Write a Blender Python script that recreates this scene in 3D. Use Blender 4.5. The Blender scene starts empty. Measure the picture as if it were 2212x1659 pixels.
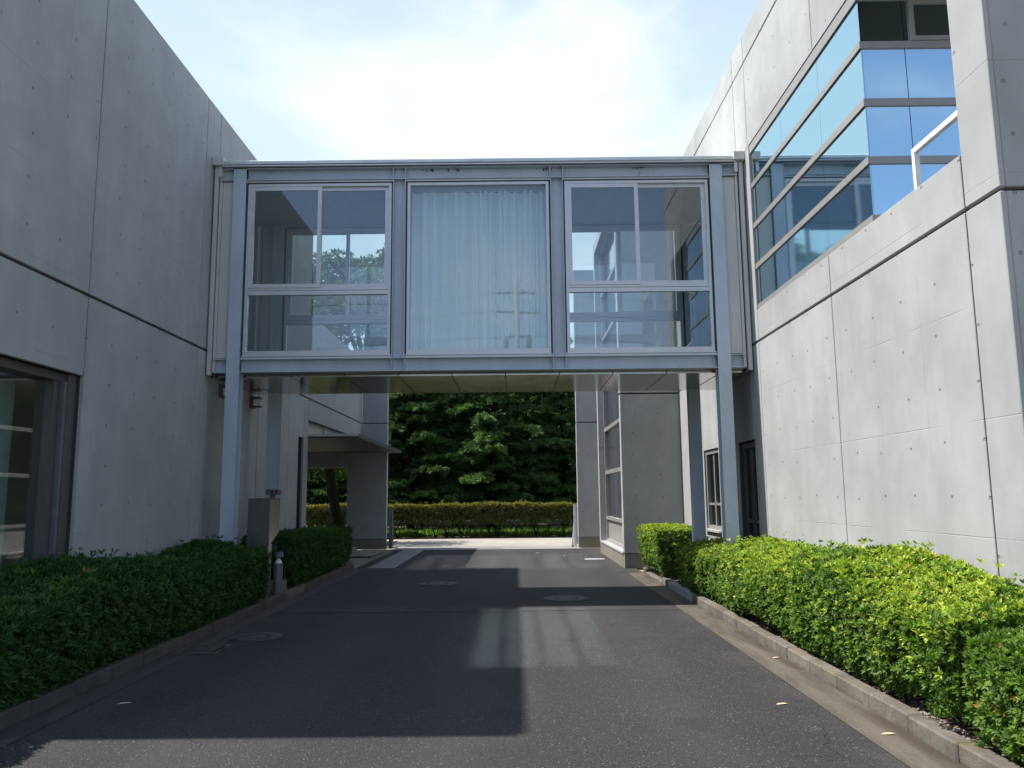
import bpy, math, random
import numpy as np
from mathutils import Vector, Matrix

sc = bpy.context.scene
R = math.radians
# ------------------------------------------------------------------ camera
PITCH, ROLL, YAW, EYE = R(7.967), R(.561), R(.13), 1.6
F = Vector((-math.sin(YAW)*math.cos(PITCH), math.cos(YAW)*math.cos(PITCH), math.sin(PITCH)))
R0 = Vector((math.cos(YAW), math.sin(YAW), 0)); U0 = R0.cross(F)
RT = R0*math.cos(ROLL)-U0*math.sin(ROLL); UP = U0*math.cos(ROLL)+R0*math.sin(ROLL)
cd = bpy.data.cameras.new('camera'); cam = bpy.data.objects.new('camera', cd); sc.collection.objects.link(cam)
cam.matrix_world = Matrix(((RT.x, UP.x, -F.x, 0), (RT.y, UP.y, -F.y, 0), (RT.z, UP.z, -F.z, EYE), (0, 0, 0, 1)))
cd.sensor_width = 36; cd.lens = 36*1717/2212; cd.clip_start = .05; cd.clip_end = 2000
sc.camera = cam
# ------------------------------------------------------------------ sun and sky
SUN = Vector((.614, -.025, -1.0)).normalized()            # travel direction of the light
SUN_EL = math.asin(-SUN.z); SUN_AZ = math.atan2(-SUN.x, -SUN.y)
ld = bpy.data.lights.new('sun', 'SUN'); ld.energy = 5.0; ld.angle = R(.53); ld.color = (1, .96, .89)
lo = bpy.data.objects.new('sun', ld); sc.collection.objects.link(lo)
lo.rotation_euler = SUN.to_track_quat('-Z', 'Y').to_euler(); lo.location = (-12, 2, 20)
w = bpy.data.worlds.new('World'); sc.world = w; w.use_nodes = True
nt = w.node_tree; nt.nodes.clear()
def N(t, typ, **k):
    n = t.nodes.new(typ)
    for a, b in k.items(): setattr(n, a, b)
    return n
def lk(t, a, b): t.links.new(a, b)
def mth(t, op, a, b=None, c=None, clamp=False):
    n = t.nodes.new('ShaderNodeMath'); n.operation = op; n.use_clamp = clamp
    for i, v in enumerate((a, b, c)):
        if v is None: continue
        if isinstance(v, (int, float)): n.inputs[i].default_value = v
        else: t.links.new(v, n.inputs[i])
    return n.outputs[0]
def ramp(t, fac, lo_, hi_, a=0., b=1.):
    n = t.nodes.new('ShaderNodeMapRange'); n.interpolation_type = 'SMOOTHSTEP'
    n.inputs[1].default_value = lo_; n.inputs[2].default_value = hi_; n.inputs[3].default_value = a; n.inputs[4].default_value = b
    t.links.new(fac, n.inputs[0]); return n.outputs[0]
sky = N(nt, 'ShaderNodeTexSky', sky_type='NISHITA', sun_disc=False)
sky.sun_elevation = SUN_EL; sky.sun_rotation = SUN_AZ; sky.altitude = 20; sky.air_density = 1.0; sky.dust_density = 1.2; sky.ozone_density = 2.5
tc = N(nt, 'ShaderNodeTexCoord'); sp = N(nt, 'ShaderNodeSeparateXYZ'); lk(nt, tc.outputs['Generated'], sp.inputs[0])
zz = mth(nt, 'ADD', mth(nt, 'MAXIMUM', sp.outputs[2], 0), .22)
cx = mth(nt, 'DIVIDE', sp.outputs[0], zz); cy = mth(nt, 'DIVIDE', sp.outputs[1], zz)
cb = N(nt, 'ShaderNodeCombineXYZ'); lk(nt, cx, cb.inputs[0]); lk(nt, cy, cb.inputs[1])
mp = N(nt, 'ShaderNodeMapping'); lk(nt, cb.outputs[0], mp.inputs[0]); mp.inputs['Location'].default_value = (2.2, 3.6, .4)
n1 = N(nt, 'ShaderNodeTexNoise'); n1.inputs['Scale'].default_value = 1.0; n1.inputs['Detail'].default_value = 9; n1.inputs['Roughness'].default_value = .58; n1.inputs['Distortion'].default_value = .35
lk(nt, mp.outputs[0], n1.inputs['Vector'])
cl = ramp(nt, n1.outputs[0], .47, .73)
hz = mth(nt, 'MULTIPLY', ramp(nt, sp.outputs[2], .42, .80, .95, .02), ramp(nt, sp.outputs[1], -.6, .5, .10, 1.0))
b1 = N(nt, 'ShaderNodeBackground'); b1.inputs[1].default_value = .145; lk(nt, sky.outputs[0], b1.inputs[0])
bh = N(nt, 'ShaderNodeBackground'); bh.inputs[0].default_value = (.72, .90, 1, 1); bh.inputs[1].default_value = .60
b2 = N(nt, 'ShaderNodeBackground'); b2.inputs[0].default_value = (.97, .985, 1, 1); b2.inputs[1].default_value = .72
mh = N(nt, 'ShaderNodeMixShader'); lk(nt, hz, mh.inputs[0]); lk(nt, b1.outputs[0], mh.inputs[1]); lk(nt, bh.outputs[0], mh.inputs[2])
mx = N(nt, 'ShaderNodeMixShader'); lk(nt, cl, mx.inputs[0]); lk(nt, mh.outputs[0], mx.inputs[1]); lk(nt, b2.outputs[0], mx.inputs[2])
wo = N(nt, 'ShaderNodeOutputWorld'); lk(nt, mx.outputs[0], wo.inputs[0])
vs = sc.view_settings; vs.view_transform = 'Standard'; vs.look = 'None'; vs.gamma = 1; vs.exposure = .80; vs.use_curve_mapping = False
cy_ = sc.cycles
cy_.use_guiding = True; cy_.guiding_training_samples = 128; cy_.use_denoising = True; cy_.max_bounces = 10; cy_.diffuse_bounces = 4; cy_.glossy_bounces = 6; cy_.transparent_max_bounces = 24
cy_.caustics_reflective = True; cy_.caustics_refractive = False; cy_.sample_clamp_indirect = 40.0; cy_.blur_glossy = 0

# ------------------------------------------------------------------ mesh helpers
COL = sc.collection
class MB:
    def __init__(s): s.v = []; s.f = []
    def box(s, x0, x1, y0, y1, z0, z1, c=0):
        x0, x1 = min(x0, x1), max(x0, x1); y0, y1 = min(y0, y1), max(y0, y1); z0, z1 = min(z0, z1), max(z0, z1)
        b = len(s.v)
        if c <= 0:
            s.v += [(x, y, z) for z in (z0, z1) for y in (y0, y1) for x in (x0, x1)]
            s.f += [tuple(b+i for i in q) for q in ((0, 2, 3, 1), (4, 5, 7, 6), (0, 1, 5, 4), (2, 6, 7, 3), (0, 4, 6, 2), (1, 3, 7, 5))]
            return s
        lo3 = (x0, y0, z0); hi3 = (x1, y1, z1); idx = {}
        for sx in (0, 1):
            for sy in (0, 1):
                for sz in (0, 1):
                    S = (sx, sy, sz)
                    for ax in range(3):
                        p = [(hi3[k]-c if S[k] else lo3[k]+c) for k in range(3)]
                        p[ax] = hi3[ax] if S[ax] else lo3[ax]
                        idx[S, ax] = len(s.v); s.v.append(tuple(p))
        def q(*k, flip=False):
            k = [idx[i] for i in k]; s.f.append(tuple(k[::-1] if flip else k))
        for ax in range(3):
            a, d = (ax+1) % 3, (ax+2) % 3
            for s_ in (0, 1):
                def S(i, j):
                    r = [0, 0, 0]; r[ax] = s_; r[a] = i; r[d] = j; return tuple(r)
                q((S(0, 0), ax), (S(1, 0), ax), (S(1, 1), ax), (S(0, 1), ax), flip=(s_ == 0))
            for i in (0, 1):
                for j in (0, 1):
                    def S2(k):
                        r = [0, 0, 0]; r[ax] = k; r[a] = i; r[d] = j; return tuple(r)
                    q((S2(0), a), (S2(1), a), (S2(1), d), (S2(0), d), flip=((i == j)))
        for sx in (0, 1):
            for sy in (0, 1):
                for sz in (0, 1):
                    S = (sx, sy, sz); q((S, 0), (S, 1), (S, 2), flip=((sx+sy+sz) % 2 == 0))
        return s
    def prism(s, poly, axis, a0, a1):
        """polygon in the two other axes (cyclic order) extruded along axis"""
        b = len(s.v); n = len(poly)
        for a in (a0, a1):
            for (u, v) in poly:
                s.v.append(((a, u, v), (v, a, u), (u, v, a))[axis])
        s.f.append(tuple(range(b, b+n))[::-1]); s.f.append(tuple(range(b+n, b+2*n)))
        for i in range(n):
            j = (i+1) % n; s.f.append((b+i, b+j, b+n+j, b+n+i))
        return s
    def lathe(s, prof, cx_, cy2, n=24):
        b = len(s.v)
        for (r, z) in prof:
            for k in range(n): s.v.append((cx_+r*math.cos(2*math.pi*k/n), cy2+r*math.sin(2*math.pi*k/n), z))
        for i in range(len(prof)-1):
            for k in range(n):
                k2 = (k+1) % n; s.f.append((b+i*n+k, b+i*n+k2, b+(i+1)*n+k2, b+(i+1)*n+k))
        s.f.append(tuple(b+k for k in range(n))[::-1]); m = b+(len(prof)-1)*n; s.f.append(tuple(m+k for k in range(n)))
        return s
    def tube(s, pts, rad, n=8):
        pts = [Vector(p) for p in pts]; rad = rad if isinstance(rad, (list, tuple)) else [rad]*len(pts); b = len(s.v)
        ref = Vector((.31, .17, .93))
        for i, p in enumerate(pts):
            d = (pts[min(i+1, len(pts)-1)]-pts[max(i-1, 0)]).normalized()
            r_ = ref if abs(d.dot(ref)) < .95 else Vector((1, 0, 0))
            u = d.cross(r_).normalized(); v = d.cross(u)
            for k in range(n):
                a = 2*math.pi*k/n; s.v.append(tuple(p+(u*math.cos(a)+v*math.sin(a))*rad[i]))
        for i in range(len(pts)-1):
            for k in range(n):
                k2 = (k+1) % n; s.f.append((b+i*n+k, b+i*n+k2, b+(i+1)*n+k2, b+(i+1)*n+k))
        s.f.append(tuple(b+k for k in range(n))); m = b+(len(pts)-1)*n; s.f.append(tuple(m+k for k in range(n))[::-1])
        return s
    def build(s, name, mat, parent=None, smooth=False):
        m = bpy.data.meshes.new(name); m.from_pydata(s.v, [], s.f); m.update()
        import bmesh
        bm = bmesh.new(); bm.from_mesh(m); bmesh.ops.recalc_face_normals(bm, faces=bm.faces); bm.to_mesh(m); bm.free()
        if smooth:
            for p in m.polygons: p.use_smooth = True
        m.materials.append(M[mat]); o = bpy.data.objects.new(name, m); COL.objects.link(o)
        if parent is not None: o.parent = parent; o.matrix_parent_inverse = parent.matrix_world.inverted() if False else Matrix.Translation(-Vector(parent.location)) if parent.type == 'EMPTY' else Matrix.Identity(4)
        return o
def bx(name, mat, parent, *a, c=0): return MB().box(*a, c=c).build(name, mat, parent)
def tag(o, label=None, cat=None, group=None, kind=None):
    if label: o['label'] = label
    if cat: o['category'] = cat
    if group: o['group'] = group
    if kind: o['kind'] = kind
    return o
def empty(name, loc, label, cat, group=None):
    o = bpy.data.objects.new(name, None); COL.objects.link(o); o.location = loc; o.empty_display_size = .3
    return tag(o, label, cat, group)

# ------------------------------------------------------------------ materials
M = {}
def newmat(name):
    m = bpy.data.materials.new(name); m.use_nodes = True; t = m.node_tree; t.nodes.clear()
    o = N(t, 'ShaderNodeOutputMaterial'); p = N(t, 'ShaderNodeBsdfPrincipled'); lk(t, p.outputs[0], o.inputs[0]); M[name] = m
    return t, p, o
def noise(t, vec, scale, detail=4, rough=.5, dist=0):
    n = N(t, 'ShaderNodeTexNoise'); n.inputs['Scale'].default_value = scale; n.inputs['Detail'].default_value = detail
    n.inputs['Roughness'].default_value = rough; n.inputs['Distortion'].default_value = dist
    if vec is not None: lk(t, vec, n.inputs['Vector'])
    return n.outputs[0]
def coords(t):
    c = N(t, 'ShaderNodeTexCoord'); return c.outputs['Object']
def scaled(t, vec, s, loc=(0, 0, 0)):
    m = N(t, 'ShaderNodeMapping'); m.inputs['Scale'].default_value = s; m.inputs['Location'].default_value = loc; lk(t, vec, m.inputs[0]); return m.outputs[0]
def mixc(t, fac, a, b, mode='MIX'):
    n = N(t, 'ShaderNodeMix', data_type='RGBA', blend_type=mode)
    if isinstance(fac, (int, float)): n.inputs[0].default_value = fac
    else: lk(t, fac, n.inputs[0])
    for i, v in ((6, a), (7, b)):
        if isinstance(v, tuple): n.inputs[i].default_value = (*v, 1)
        else: lk(t, v, n.inputs[i])
    return n.outputs[2]
def bump(t, p, h, dist, strength=1.):
    b = N(t, 'ShaderNodeBump'); b.inputs['Strength'].default_value = strength; b.inputs['Distance'].default_value = dist
    lk(t, h, b.inputs['Height']); lk(t, b.outputs[0], p.inputs['Normal']); return b
def plain(name, col, rough=.5, metal=0., var=.12, scale=6., bmp=0., spec=.5, stretch=(1, 1, 1)):
    t, p, o = newmat(name); v = scaled(t, coords(t), stretch)
    n = noise(t, v, scale, 6, .6); n2 = noise(t, v, scale*14, 3, .6)
    f = mth(t, 'ADD', mth(t, 'MULTIPLY', n, .7), mth(t, 'MULTIPLY', n2, .3))
    f = ramp(t, f, .32, .68)
    a = tuple(max(0, c*(1-var)) for c in col); b = tuple(min(1, c*(1+var)) for c in col)
    lk(t, mixc(t, f, a, b), p.inputs['Base Color'])
    p.inputs['Metallic'].default_value = metal; p.inputs['Specular IOR Level'].default_value = spec
    lk(t, ramp(t, n, .25, .75, rough*.85, min(1, rough*1.15)), p.inputs['Roughness'])
    if bmp: bump(t, p, n2, bmp)
    return t, p
def concrete(name, axis, base=(.340, .346, .349), holes=True, su=.6, sz=.46, ou=.1, oz=.16, dirt=0.):
    """cast concrete: mottled, rain streaked, cone holes, faint board seams"""
    t, p, o = newmat(name); c = coords(t)
    s = N(t, 'ShaderNodeSeparateXYZ'); lk(t, c, s.inputs[0]); u = s.outputs[1 if axis == 'x' else 0]; z = s.outputs[2]
    oi = N(t, 'ShaderNodeObjectInfo')
    big = noise(t, c, .55, 5, .55, .4); mid = noise(t, c, 2.6, 6, .6)
    streak = noise(t, scaled(t, c, (1.6, 1.6, .18)), 2.0, 5, .6); fine = noise(t, c, 60, 4, .7)
    f = mth(t, 'ADD', mth(t, 'ADD', mth(t, 'MULTIPLY', big, .42), mth(t, 'MULTIPLY', mid, .22)), mth(t, 'ADD', mth(t, 'MULTIPLY', streak, .17), mth(t, 'MULTIPLY', fine, .08)))
    f = ramp(t, f, .32, .60)
    col = mixc(t, f, tuple(k*.81 for k in base), tuple(k*1.09 for k in base))
    rv = mth(t, 'MULTIPLY_ADD', oi.outputs['Random'], .09, .955)
    vec = N(t, 'ShaderNodeCombineXYZ')
    for i in range(3): lk(t, rv, vec.inputs[i])
    col = mixc(t, 1.0, col, vec.outputs[0], 'MULTIPLY')
    # dark runs under tops and random blotches
    blot = ramp(t, noise(t, scaled(t, c, (1, 1, .35), (7, 3, 1)), 1.7, 8, .7, 1.2), .60, .78)
    col = mixc(t, mth(t, 'MULTIPLY', blot, .20+dirt), col, tuple(k*.55 for k in base))
    run = mth(t, 'MULTIPLY', ramp(t, noise(t, scaled(t, c, (9, 9, .12), (2, 5, 0)), 1.0, 4, .65), .55, .72), ramp(t, noise(t, scaled(t, c, (.8, .8, .5)), 1.0, 3), .45, .6))
    col = mixc(t, mth(t, 'MULTIPLY', run, .16), col, tuple(k*.55 for k in base))
    pal_ = ramp(t, noise(t, scaled(t, c, (1, 1, .6), (11, 2, 5)), 1.9, 7, .65, .8), .58, .74)
    col = mixc(t, mth(t, 'MULTIPLY', pal_, .16), col, tuple(min(1, k*1.35) for k in base))
    # small air voids
    vor = N(t, 'ShaderNodeTexVoronoi'); vor.inputs['Scale'].default_value = 16; lk(t, c, vor.inputs['Vector'])
    pit = mth(t, 'MULTIPLY', ramp(t, vor.outputs['Distance'], .05, .085, 1, 0), ramp(t, noise(t, c, 2.2, 3), .55, .62))
    col = mixc(t, mth(t, 'MULTIPLY', pit, .5), col, tuple(k*.4 for k in base))
    h = mth(t, 'SUBTRACT', mth(t, 'MULTIPLY', fine, .12), mth(t, 'MULTIPLY', pit, .5))
    if holes:
        def cell(val, sp_, off):
            q = mth(t, 'ADD', mth(t, 'DIVIDE', val, sp_), off); fl = mth(t, 'FLOOR', q); return fl, mth(t, 'SUBTRACT', q, fl)
        fu, gu = cell(u, su, ou); fz, gz = cell(z, sz, oz)
        cv = N(t, 'ShaderNodeCombineXYZ'); lk(t, fu, cv.inputs[0]); lk(t, fz, cv.inputs[1])
        wn = N(t, 'ShaderNodeTexWhiteNoise', noise_dimensions='3D'); lk(t, cv.outputs[0], wn.inputs['Vector'])
        ws = N(t, 'ShaderNodeSeparateColor'); lk(t, wn.outputs['Color'], ws.inputs[0])
        du = mth(t, 'MULTIPLY', mth(t, 'SUBTRACT', mth(t, 'SUBTRACT', gu, .5), mth(t, 'MULTIPLY', mth(t, 'SUBTRACT', ws.outputs[0], .5), .16)), su)
        dz = mth(t, 'MULTIPLY', mth(t, 'SUBTRACT', mth(t, 'SUBTRACT', gz, .5), mth(t, 'MULTIPLY', mth(t, 'SUBTRACT', ws.outputs[1], .5), .10)), sz)
        r = mth(t, 'SQRT', mth(t, 'ADD', mth(t, 'MULTIPLY', du, du), mth(t, 'MULTIPLY', dz, dz)))
        hole = ramp(t, r, .0125, .0185, 1, 0); hole = mth(t, 'MULTIPLY', hole, ramp(t, ws.outputs[2], .04, .1))
        col = mixc(t, mth(t, 'MULTIPLY', hole, .52), col, tuple(k*.38 for k in base))
        h = mth(t, 'SUBTRACT', h, mth(t, 'MULTIPLY', hole, 2.2))
        def seam(val, sp_, off, wd, keep):
            q = mth(t, 'ADD', mth(t, 'DIVIDE', val, sp_), off); fr = mth(t, 'SUBTRACT', q, mth(t, 'FLOOR', q))
            d = mth(t, 'MULTIPLY', mth(t, 'ABSOLUTE', mth(t, 'SUBTRACT', fr, .5)), sp_)
            return mth(t, 'MULTIPLY', ramp(t, d, wd*.4, wd, 1, 0), keep)
        k1 = ramp(t, noise(t, c, 1.3, 3), .44, .58); k2 = ramp(t, noise(t, scaled(t, c, (1, 1, .5), (3, 9, 4)), 1.1, 3), .50, .62)
        sm = mth(t, 'ADD', seam(z, .92, .16, .006, k1), seam(u, .9, .62, .005, k2), clamp=True)
        col = mixc(t, mth(t, 'MULTIPLY', sm, .22), col, tuple(k*.5 for k in base))
        h = mth(t, 'SUBTRACT', h, mth(t, 'MULTIPLY', sm, .35))
    lk(t, col, p.inputs['Base Color']); p.inputs['Roughness'].default_value = .78; p.inputs['Specular IOR Level'].default_value = .35
    bump(t, p, h, .006, .9)
concrete('concrete_x', 'x'); concrete('concrete_y', 'y')
concrete('concrete_dark', 'x', (.17, .165, .155), holes=False)
concrete('plinth_concrete', 'x', (.20, .185, .16), holes=False, dirt=.4)
concrete('paving_concrete', 'x', (.22, .215, .205), holes=False, dirt=.15)
concrete('road_concrete', 'x', (.30, .275, .245), holes=False)
plain('joint', (.055, .055, .055), .9)
plain('steel', (.375, .43, .50), .5, 0, .11, 2.2, .0008, stretch=(1, 1, .45))
plain('aluminium', (.50, .50, .525), .38, .35, .06, 5)
plain('grey_frame', (.30, .285, .275), .42, .3, .06, 5)
plain('seal', (.03, .032, .036), .6)
plain('coping', (.52, .55, .55), .35, .55, .14, 4, stretch=(.5, 1, 3))
plain('grey_panel', (.46, .455, .44), .55, 0, .06, 3, stretch=(1, 1, .3))
plain('white_paint', (.72, .72, .74), .4)
plain('ceiling_white', (.30, .33, .37), .7)
plain('interior', (.36, .36, .33), .8)
plain('interior_dark', (.055, .06, .06), .8)
plain('screen_green', (.34, .42, .39), .6, 0, .08, 2)
plain('carpet', (.12, .12, .13), .95)
plain('stainless', (.34, .315, .27), .3, .85, .10, 3, stretch=(1, 1, .2))
plain('dark_metal', (.10, .095, .09), .45, .4)
plain('canopy_metal', (.055, .052, .05), .5, .2)
plain('bollard_grey', (.14, .145, .155), .45, .3)
plain('lamp_glass', (.62, .62, .60), .3)
plain('lens', (.012, .012, .014), .2)
plain('iron', (.065, .063, .062), .6, .5, .3, 20, .002)
t, p, o = newmat('kerb'); c = coords(t); oi = N(t, 'ShaderNodeObjectInfo'); n_a = noise(t, c, 4, 6, .65); n_b = noise(t, c, 45, 4, .7)
col = mixc(t, ramp(t, n_a, .35, .65), (.085, .074, .060), (.138, .124, .104)); col = mixc(t, mth(t, 'MULTIPLY', ramp(t, n_b, .45, .7), .4), col, (.165, .15, .13))
sz_ = N(t, 'ShaderNodeSeparateXYZ'); lk(t, c, sz_.inputs[0]); moss = mth(t, 'MULTIPLY', ramp(t, noise(t, c, 3.1, 5, .7, .5), .52, .66), ramp(t, sz_.outputs[2], .07, .11))
col = mixc(t, mth(t, 'MULTIPLY', moss, .6), col, (.125, .090, .022)); dk = mth(t, 'MULTIPLY', ramp(t, sz_.outputs[2], .05, .0), ramp(t, noise(t, c, 6, 4), .35, .6)); col = mixc(t, mth(t, 'MULTIPLY', dk, .6), col, (.05, .042, .034))
rv = mth(t, 'MULTIPLY_ADD', oi.outputs['Random'], .3, .85); cv_ = N(t, 'ShaderNodeCombineXYZ')
for k_ in range(3): lk(t, rv, cv_.inputs[k_])
lk(t, mixc(t, 1.0, col, cv_.outputs[0], 'MULTIPLY'), p.inputs['Base Color']); p.inputs['Roughness'].default_value = .88; bump(t, p, mth(t, 'ADD', n_b, mth(t, 'MULTIPLY', n_a, 1.5)), .006)
plain('kerb_dark', (.060, .055, .045), .9, 0, .35, 5, .004)  # darker base colour for the left kerb stones
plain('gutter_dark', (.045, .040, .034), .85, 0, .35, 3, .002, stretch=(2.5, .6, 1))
plain('kerb_pale', (.27, .285, .28), .85, 0, .15, 5, .003)
t, p, o = newmat('gutter'); c = coords(t); sx = N(t, 'ShaderNodeSeparateXYZ'); lk(t, c, sx.inputs[0])
n_a = noise(t, scaled(t, c, (3, .5, 1)), 1.6, 6, .65, .6); n_b = noise(t, c, 38, 4, .65)
col = mixc(t, ramp(t, n_a, .35, .65), (.052, .042, .032), (.095, .080, .062)); col = mixc(t, mth(t, 'MULTIPLY', ramp(t, n_b, .45, .7), .35), col, (.135, .118, .095))
wet = mth(t, 'MULTIPLY', ramp(t, mth(t, 'ABSOLUTE', sx.outputs[0]), 2.44, 2.58), ramp(t, noise(t, scaled(t, c, (1, .55, 1), (0, 4, 0)), 1.5, 5, .6), .40, .56))
col = mixc(t, mth(t, 'MULTIPLY', wet, .75), col, (.040, .028, .020)); lk(t, col, p.inputs['Base Color']); lk(t, ramp(t, wet, 0, 1, .85, .6), p.inputs['Roughness']); bump(t, p, n_b, .003)
plain('soil', (.085, .06, .042), .95, 0, .45, 14, .01)
plain('ground', (.20, .175, .13), .95, 0, .3, 2, .01)
plain('bark', (.016, .013, .011), .9, 0, .35, 12, .01, .1, stretch=(1, 1, .3))
plain('bark_pale', (.13, .10, .07), .9, 0, .35, 12, .006, stretch=(1, 1, .3))
plain('pebble', (.19, .17, .155), .8, 0, .5, 22)
plain('dead_leaf', (.30, .13, .055), .7, 0, .4, 9)
plain('pale_leaf', (.55, .42, .27), .7, 0, .2, 9)
plain('rust', (.33, .27, .20), .8, 0, .25, 9)
plain('pole_concrete', (.36, .35, .33), .85)
plain('wire', (.02, .02, .02), .6)
# soffit: lacquered metal panels
t, p = plain('soffit', (.30, .29, .255), .13, .9, .10, 2.2)
p.inputs['Coat Weight'].default_value = .35; p.inputs['Coat Roughness'].default_value = .12
# asphalt
def asphalt(name, base, worn):
    t, p, o = newmat(name); c = coords(t); sx = N(t, 'ShaderNodeSeparateXYZ'); lk(t, c, sx.inputs[0])
    vor = N(t, 'ShaderNodeTexVoronoi'); vor.inputs['Scale'].default_value = 120; lk(t, c, vor.inputs['Vector'])
    sc_ = N(t, 'ShaderNodeSeparateColor'); lk(t, vor.outputs['Color'], sc_.inputs[0])
    big = noise(t, c, .45, 5, .6, .5); mid = noise(t, scaled(t, c, (2.2, .35, 1)), 1.2, 4, .6)
    lane = mth(t, 'MULTIPLY_ADD', mth(t, 'COSINE', mth(t, 'MULTIPLY_ADD', sx.outputs[0], 3.9, 1.6)), .10, 0)      # wheel paths
    f = ramp(t, mth(t, 'ADD', mth(t, 'ADD', mth(t, 'MULTIPLY', big, .6), mth(t, 'MULTIPLY', mid, .4)), lane), .36, .66)
    col = mixc(t, f, base, worn)
    edge = mth(t, 'MULTIPLY', ramp(t, mth(t, 'ABSOLUTE', mth(t, 'ADD', sx.outputs[0], .5)), 2.2, 2.95), ramp(t, noise(t, c, 1.6, 5, .65), .35, .65))
    col = mixc(t, mth(t, 'MULTIPLY', edge, .45), col, (.085, .072, .058))
    st = mth(t, 'POWER', sc_.outputs[0], 3.2); col = mixc(t, mth(t, 'MULTIPLY', st, .5), col, (.085, .08, .077))
    pale = ramp(t, sc_.outputs[1], .984, .992); col = mixc(t, mth(t, 'MULTIPLY', pale, .5), col, (.30, .285, .26))
    col = mixc(t, mth(t, 'MULTIPLY', ramp(t, vor.outputs['Distance'], .35, .75), .5), col, tuple(k*.45 for k in base))
    oil = ramp(t, noise(t, scaled(t, c, (1, .8, 1), (5, 1, 0)), 1.15, 3, .5, .3), .66, .74); col = mixc(t, mth(t, 'MULTIPLY', oil, .35), col, tuple(k*.5 for k in base))
    wv = noise(t, c, 2.4, 4, .6); cv = N(t, 'ShaderNodeVectorMath', operation='ADD'); lk(t, c, cv.inputs[0]); sv = N(t, 'ShaderNodeVectorMath', operation='SCALE'); nz = N(t, 'ShaderNodeTexNoise'); nz.inputs['Scale'].default_value = 1.7; nz.inputs['Detail'].default_value = 5; lk(t, c, nz.inputs['Vector']); lk(t, nz.outputs['Color'], sv.inputs[0]); sv.inputs['Scale'].default_value = .5; lk(t, sv.outputs[0], cv.inputs[1])
    cr = N(t, 'ShaderNodeTexVoronoi', feature='DISTANCE_TO_EDGE'); cr.inputs['Scale'].default_value = .33; lk(t, cv.outputs[0], cr.inputs['Vector'])
    crack = mth(t, 'MULTIPLY', ramp(t, cr.outputs['Distance'], .0006, .0022, 1, 0), ramp(t, noise(t, scaled(t, c, (1, 1, 1), (9, 9, 0)), .5, 3), .50, .58))
    col = mixc(t, mth(t, 'MULTIPLY', crack, .7), col, (.012, .011, .010))
    lk(t, col, p.inputs['Base Color']); p.inputs['Roughness'].default_value = .82; p.inputs['Specular IOR Level'].default_value = .35
    h = mth(t, 'SUBTRACT', mth(t, 'SUBTRACT', mth(t, 'MULTIPLY', noise(t, c, 160, 3, .6), .5), vor.outputs['Distance']), mth(t, 'MULTIPLY', crack, 1.5))
    bump(t, p, h, .005, .8)
asphalt('asphalt', (.0185, .018, .0195), (.031, .0295, .030)); asphalt('asphalt_patch', (.027, .026, .0265), (.040, .038, .0375))
# glass
def glass(name, tint, refl, gain, power=5, rough=0.0, gcol=(.95, .97, 1)):
    t, p, o = newmat(name); t.nodes.remove(p)
    lw = N(t, 'ShaderNodeLayerWeight'); lw.inputs[0].default_value = .5
    f = mth(t, 'ADD', mth(t, 'MULTIPLY', mth(t, 'POWER', lw.outputs['Facing'], power), gain), refl, clamp=True)
    tr = N(t, 'ShaderNodeBsdfTransparent'); tr.inputs[0].default_value = (*tint, 1)
    oi = N(t, 'ShaderNodeObjectInfo'); va = N(t, 'ShaderNodeVectorMath', operation='ADD'); lk(t, coords(t), va.inputs[0]); vs_ = N(t, 'ShaderNodeCombineXYZ'); lk(t, mth(t, 'MULTIPLY', oi.outputs['Random'], 40), vs_.inputs[0]); lk(t, vs_.outputs[0], va.inputs[1])
    bp = N(t, 'ShaderNodeBump'); bp.inputs['Strength'].default_value = 1; bp.inputs['Distance'].default_value = .002; lk(t, noise(t, va.outputs[0], .9, 1, .3), bp.inputs['Height'])
    gl = N(t, 'ShaderNodeBsdfGlossy'); lk(t, bp.outputs[0], gl.inputs['Normal']); gl.inputs['Color'].default_value = (*gcol, 1); gl.inputs['Roughness'].default_value = rough
    m = N(t, 'ShaderNodeMixShader'); lk(t, f, m.inputs[0]); lk(t, tr.outputs[0], m.inputs[1]); lk(t, gl.outputs[0], m.inputs[2]); lk(t, m.outputs[0], o.inputs[0])
glass('window_glass', (.905, .945, .955), .075, .9)
glass('mirror_glass', (.30, .34, .36), .76, .24, 3, .050, (.66, .87, .97))
glass('dark_glass', (.34, .40, .38), .06, .9); glass('clear_dark_glass', (.84, .88, .86), .09, .9); glass('side_glass', (.42, .48, .47), .30, .7, 3, .075)
# curtain
t, p, o = newmat('curtain'); t.nodes.remove(p)
d = N(t, 'ShaderNodeBsdfDiffuse'); d.inputs[0].default_value = (.86, .95, .97, 1); tl = N(t, 'ShaderNodeBsdfTranslucent'); tl.inputs[0].default_value = (.84, .95, .97, 1)
m_ = N(t, 'ShaderNodeMixShader'); m_.inputs[0].default_value = .5; lk(t, d.outputs[0], m_.inputs[1]); lk(t, tl.outputs[0], m_.inputs[2]); lk(t, m_.outputs[0], o.inputs[0])
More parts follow.
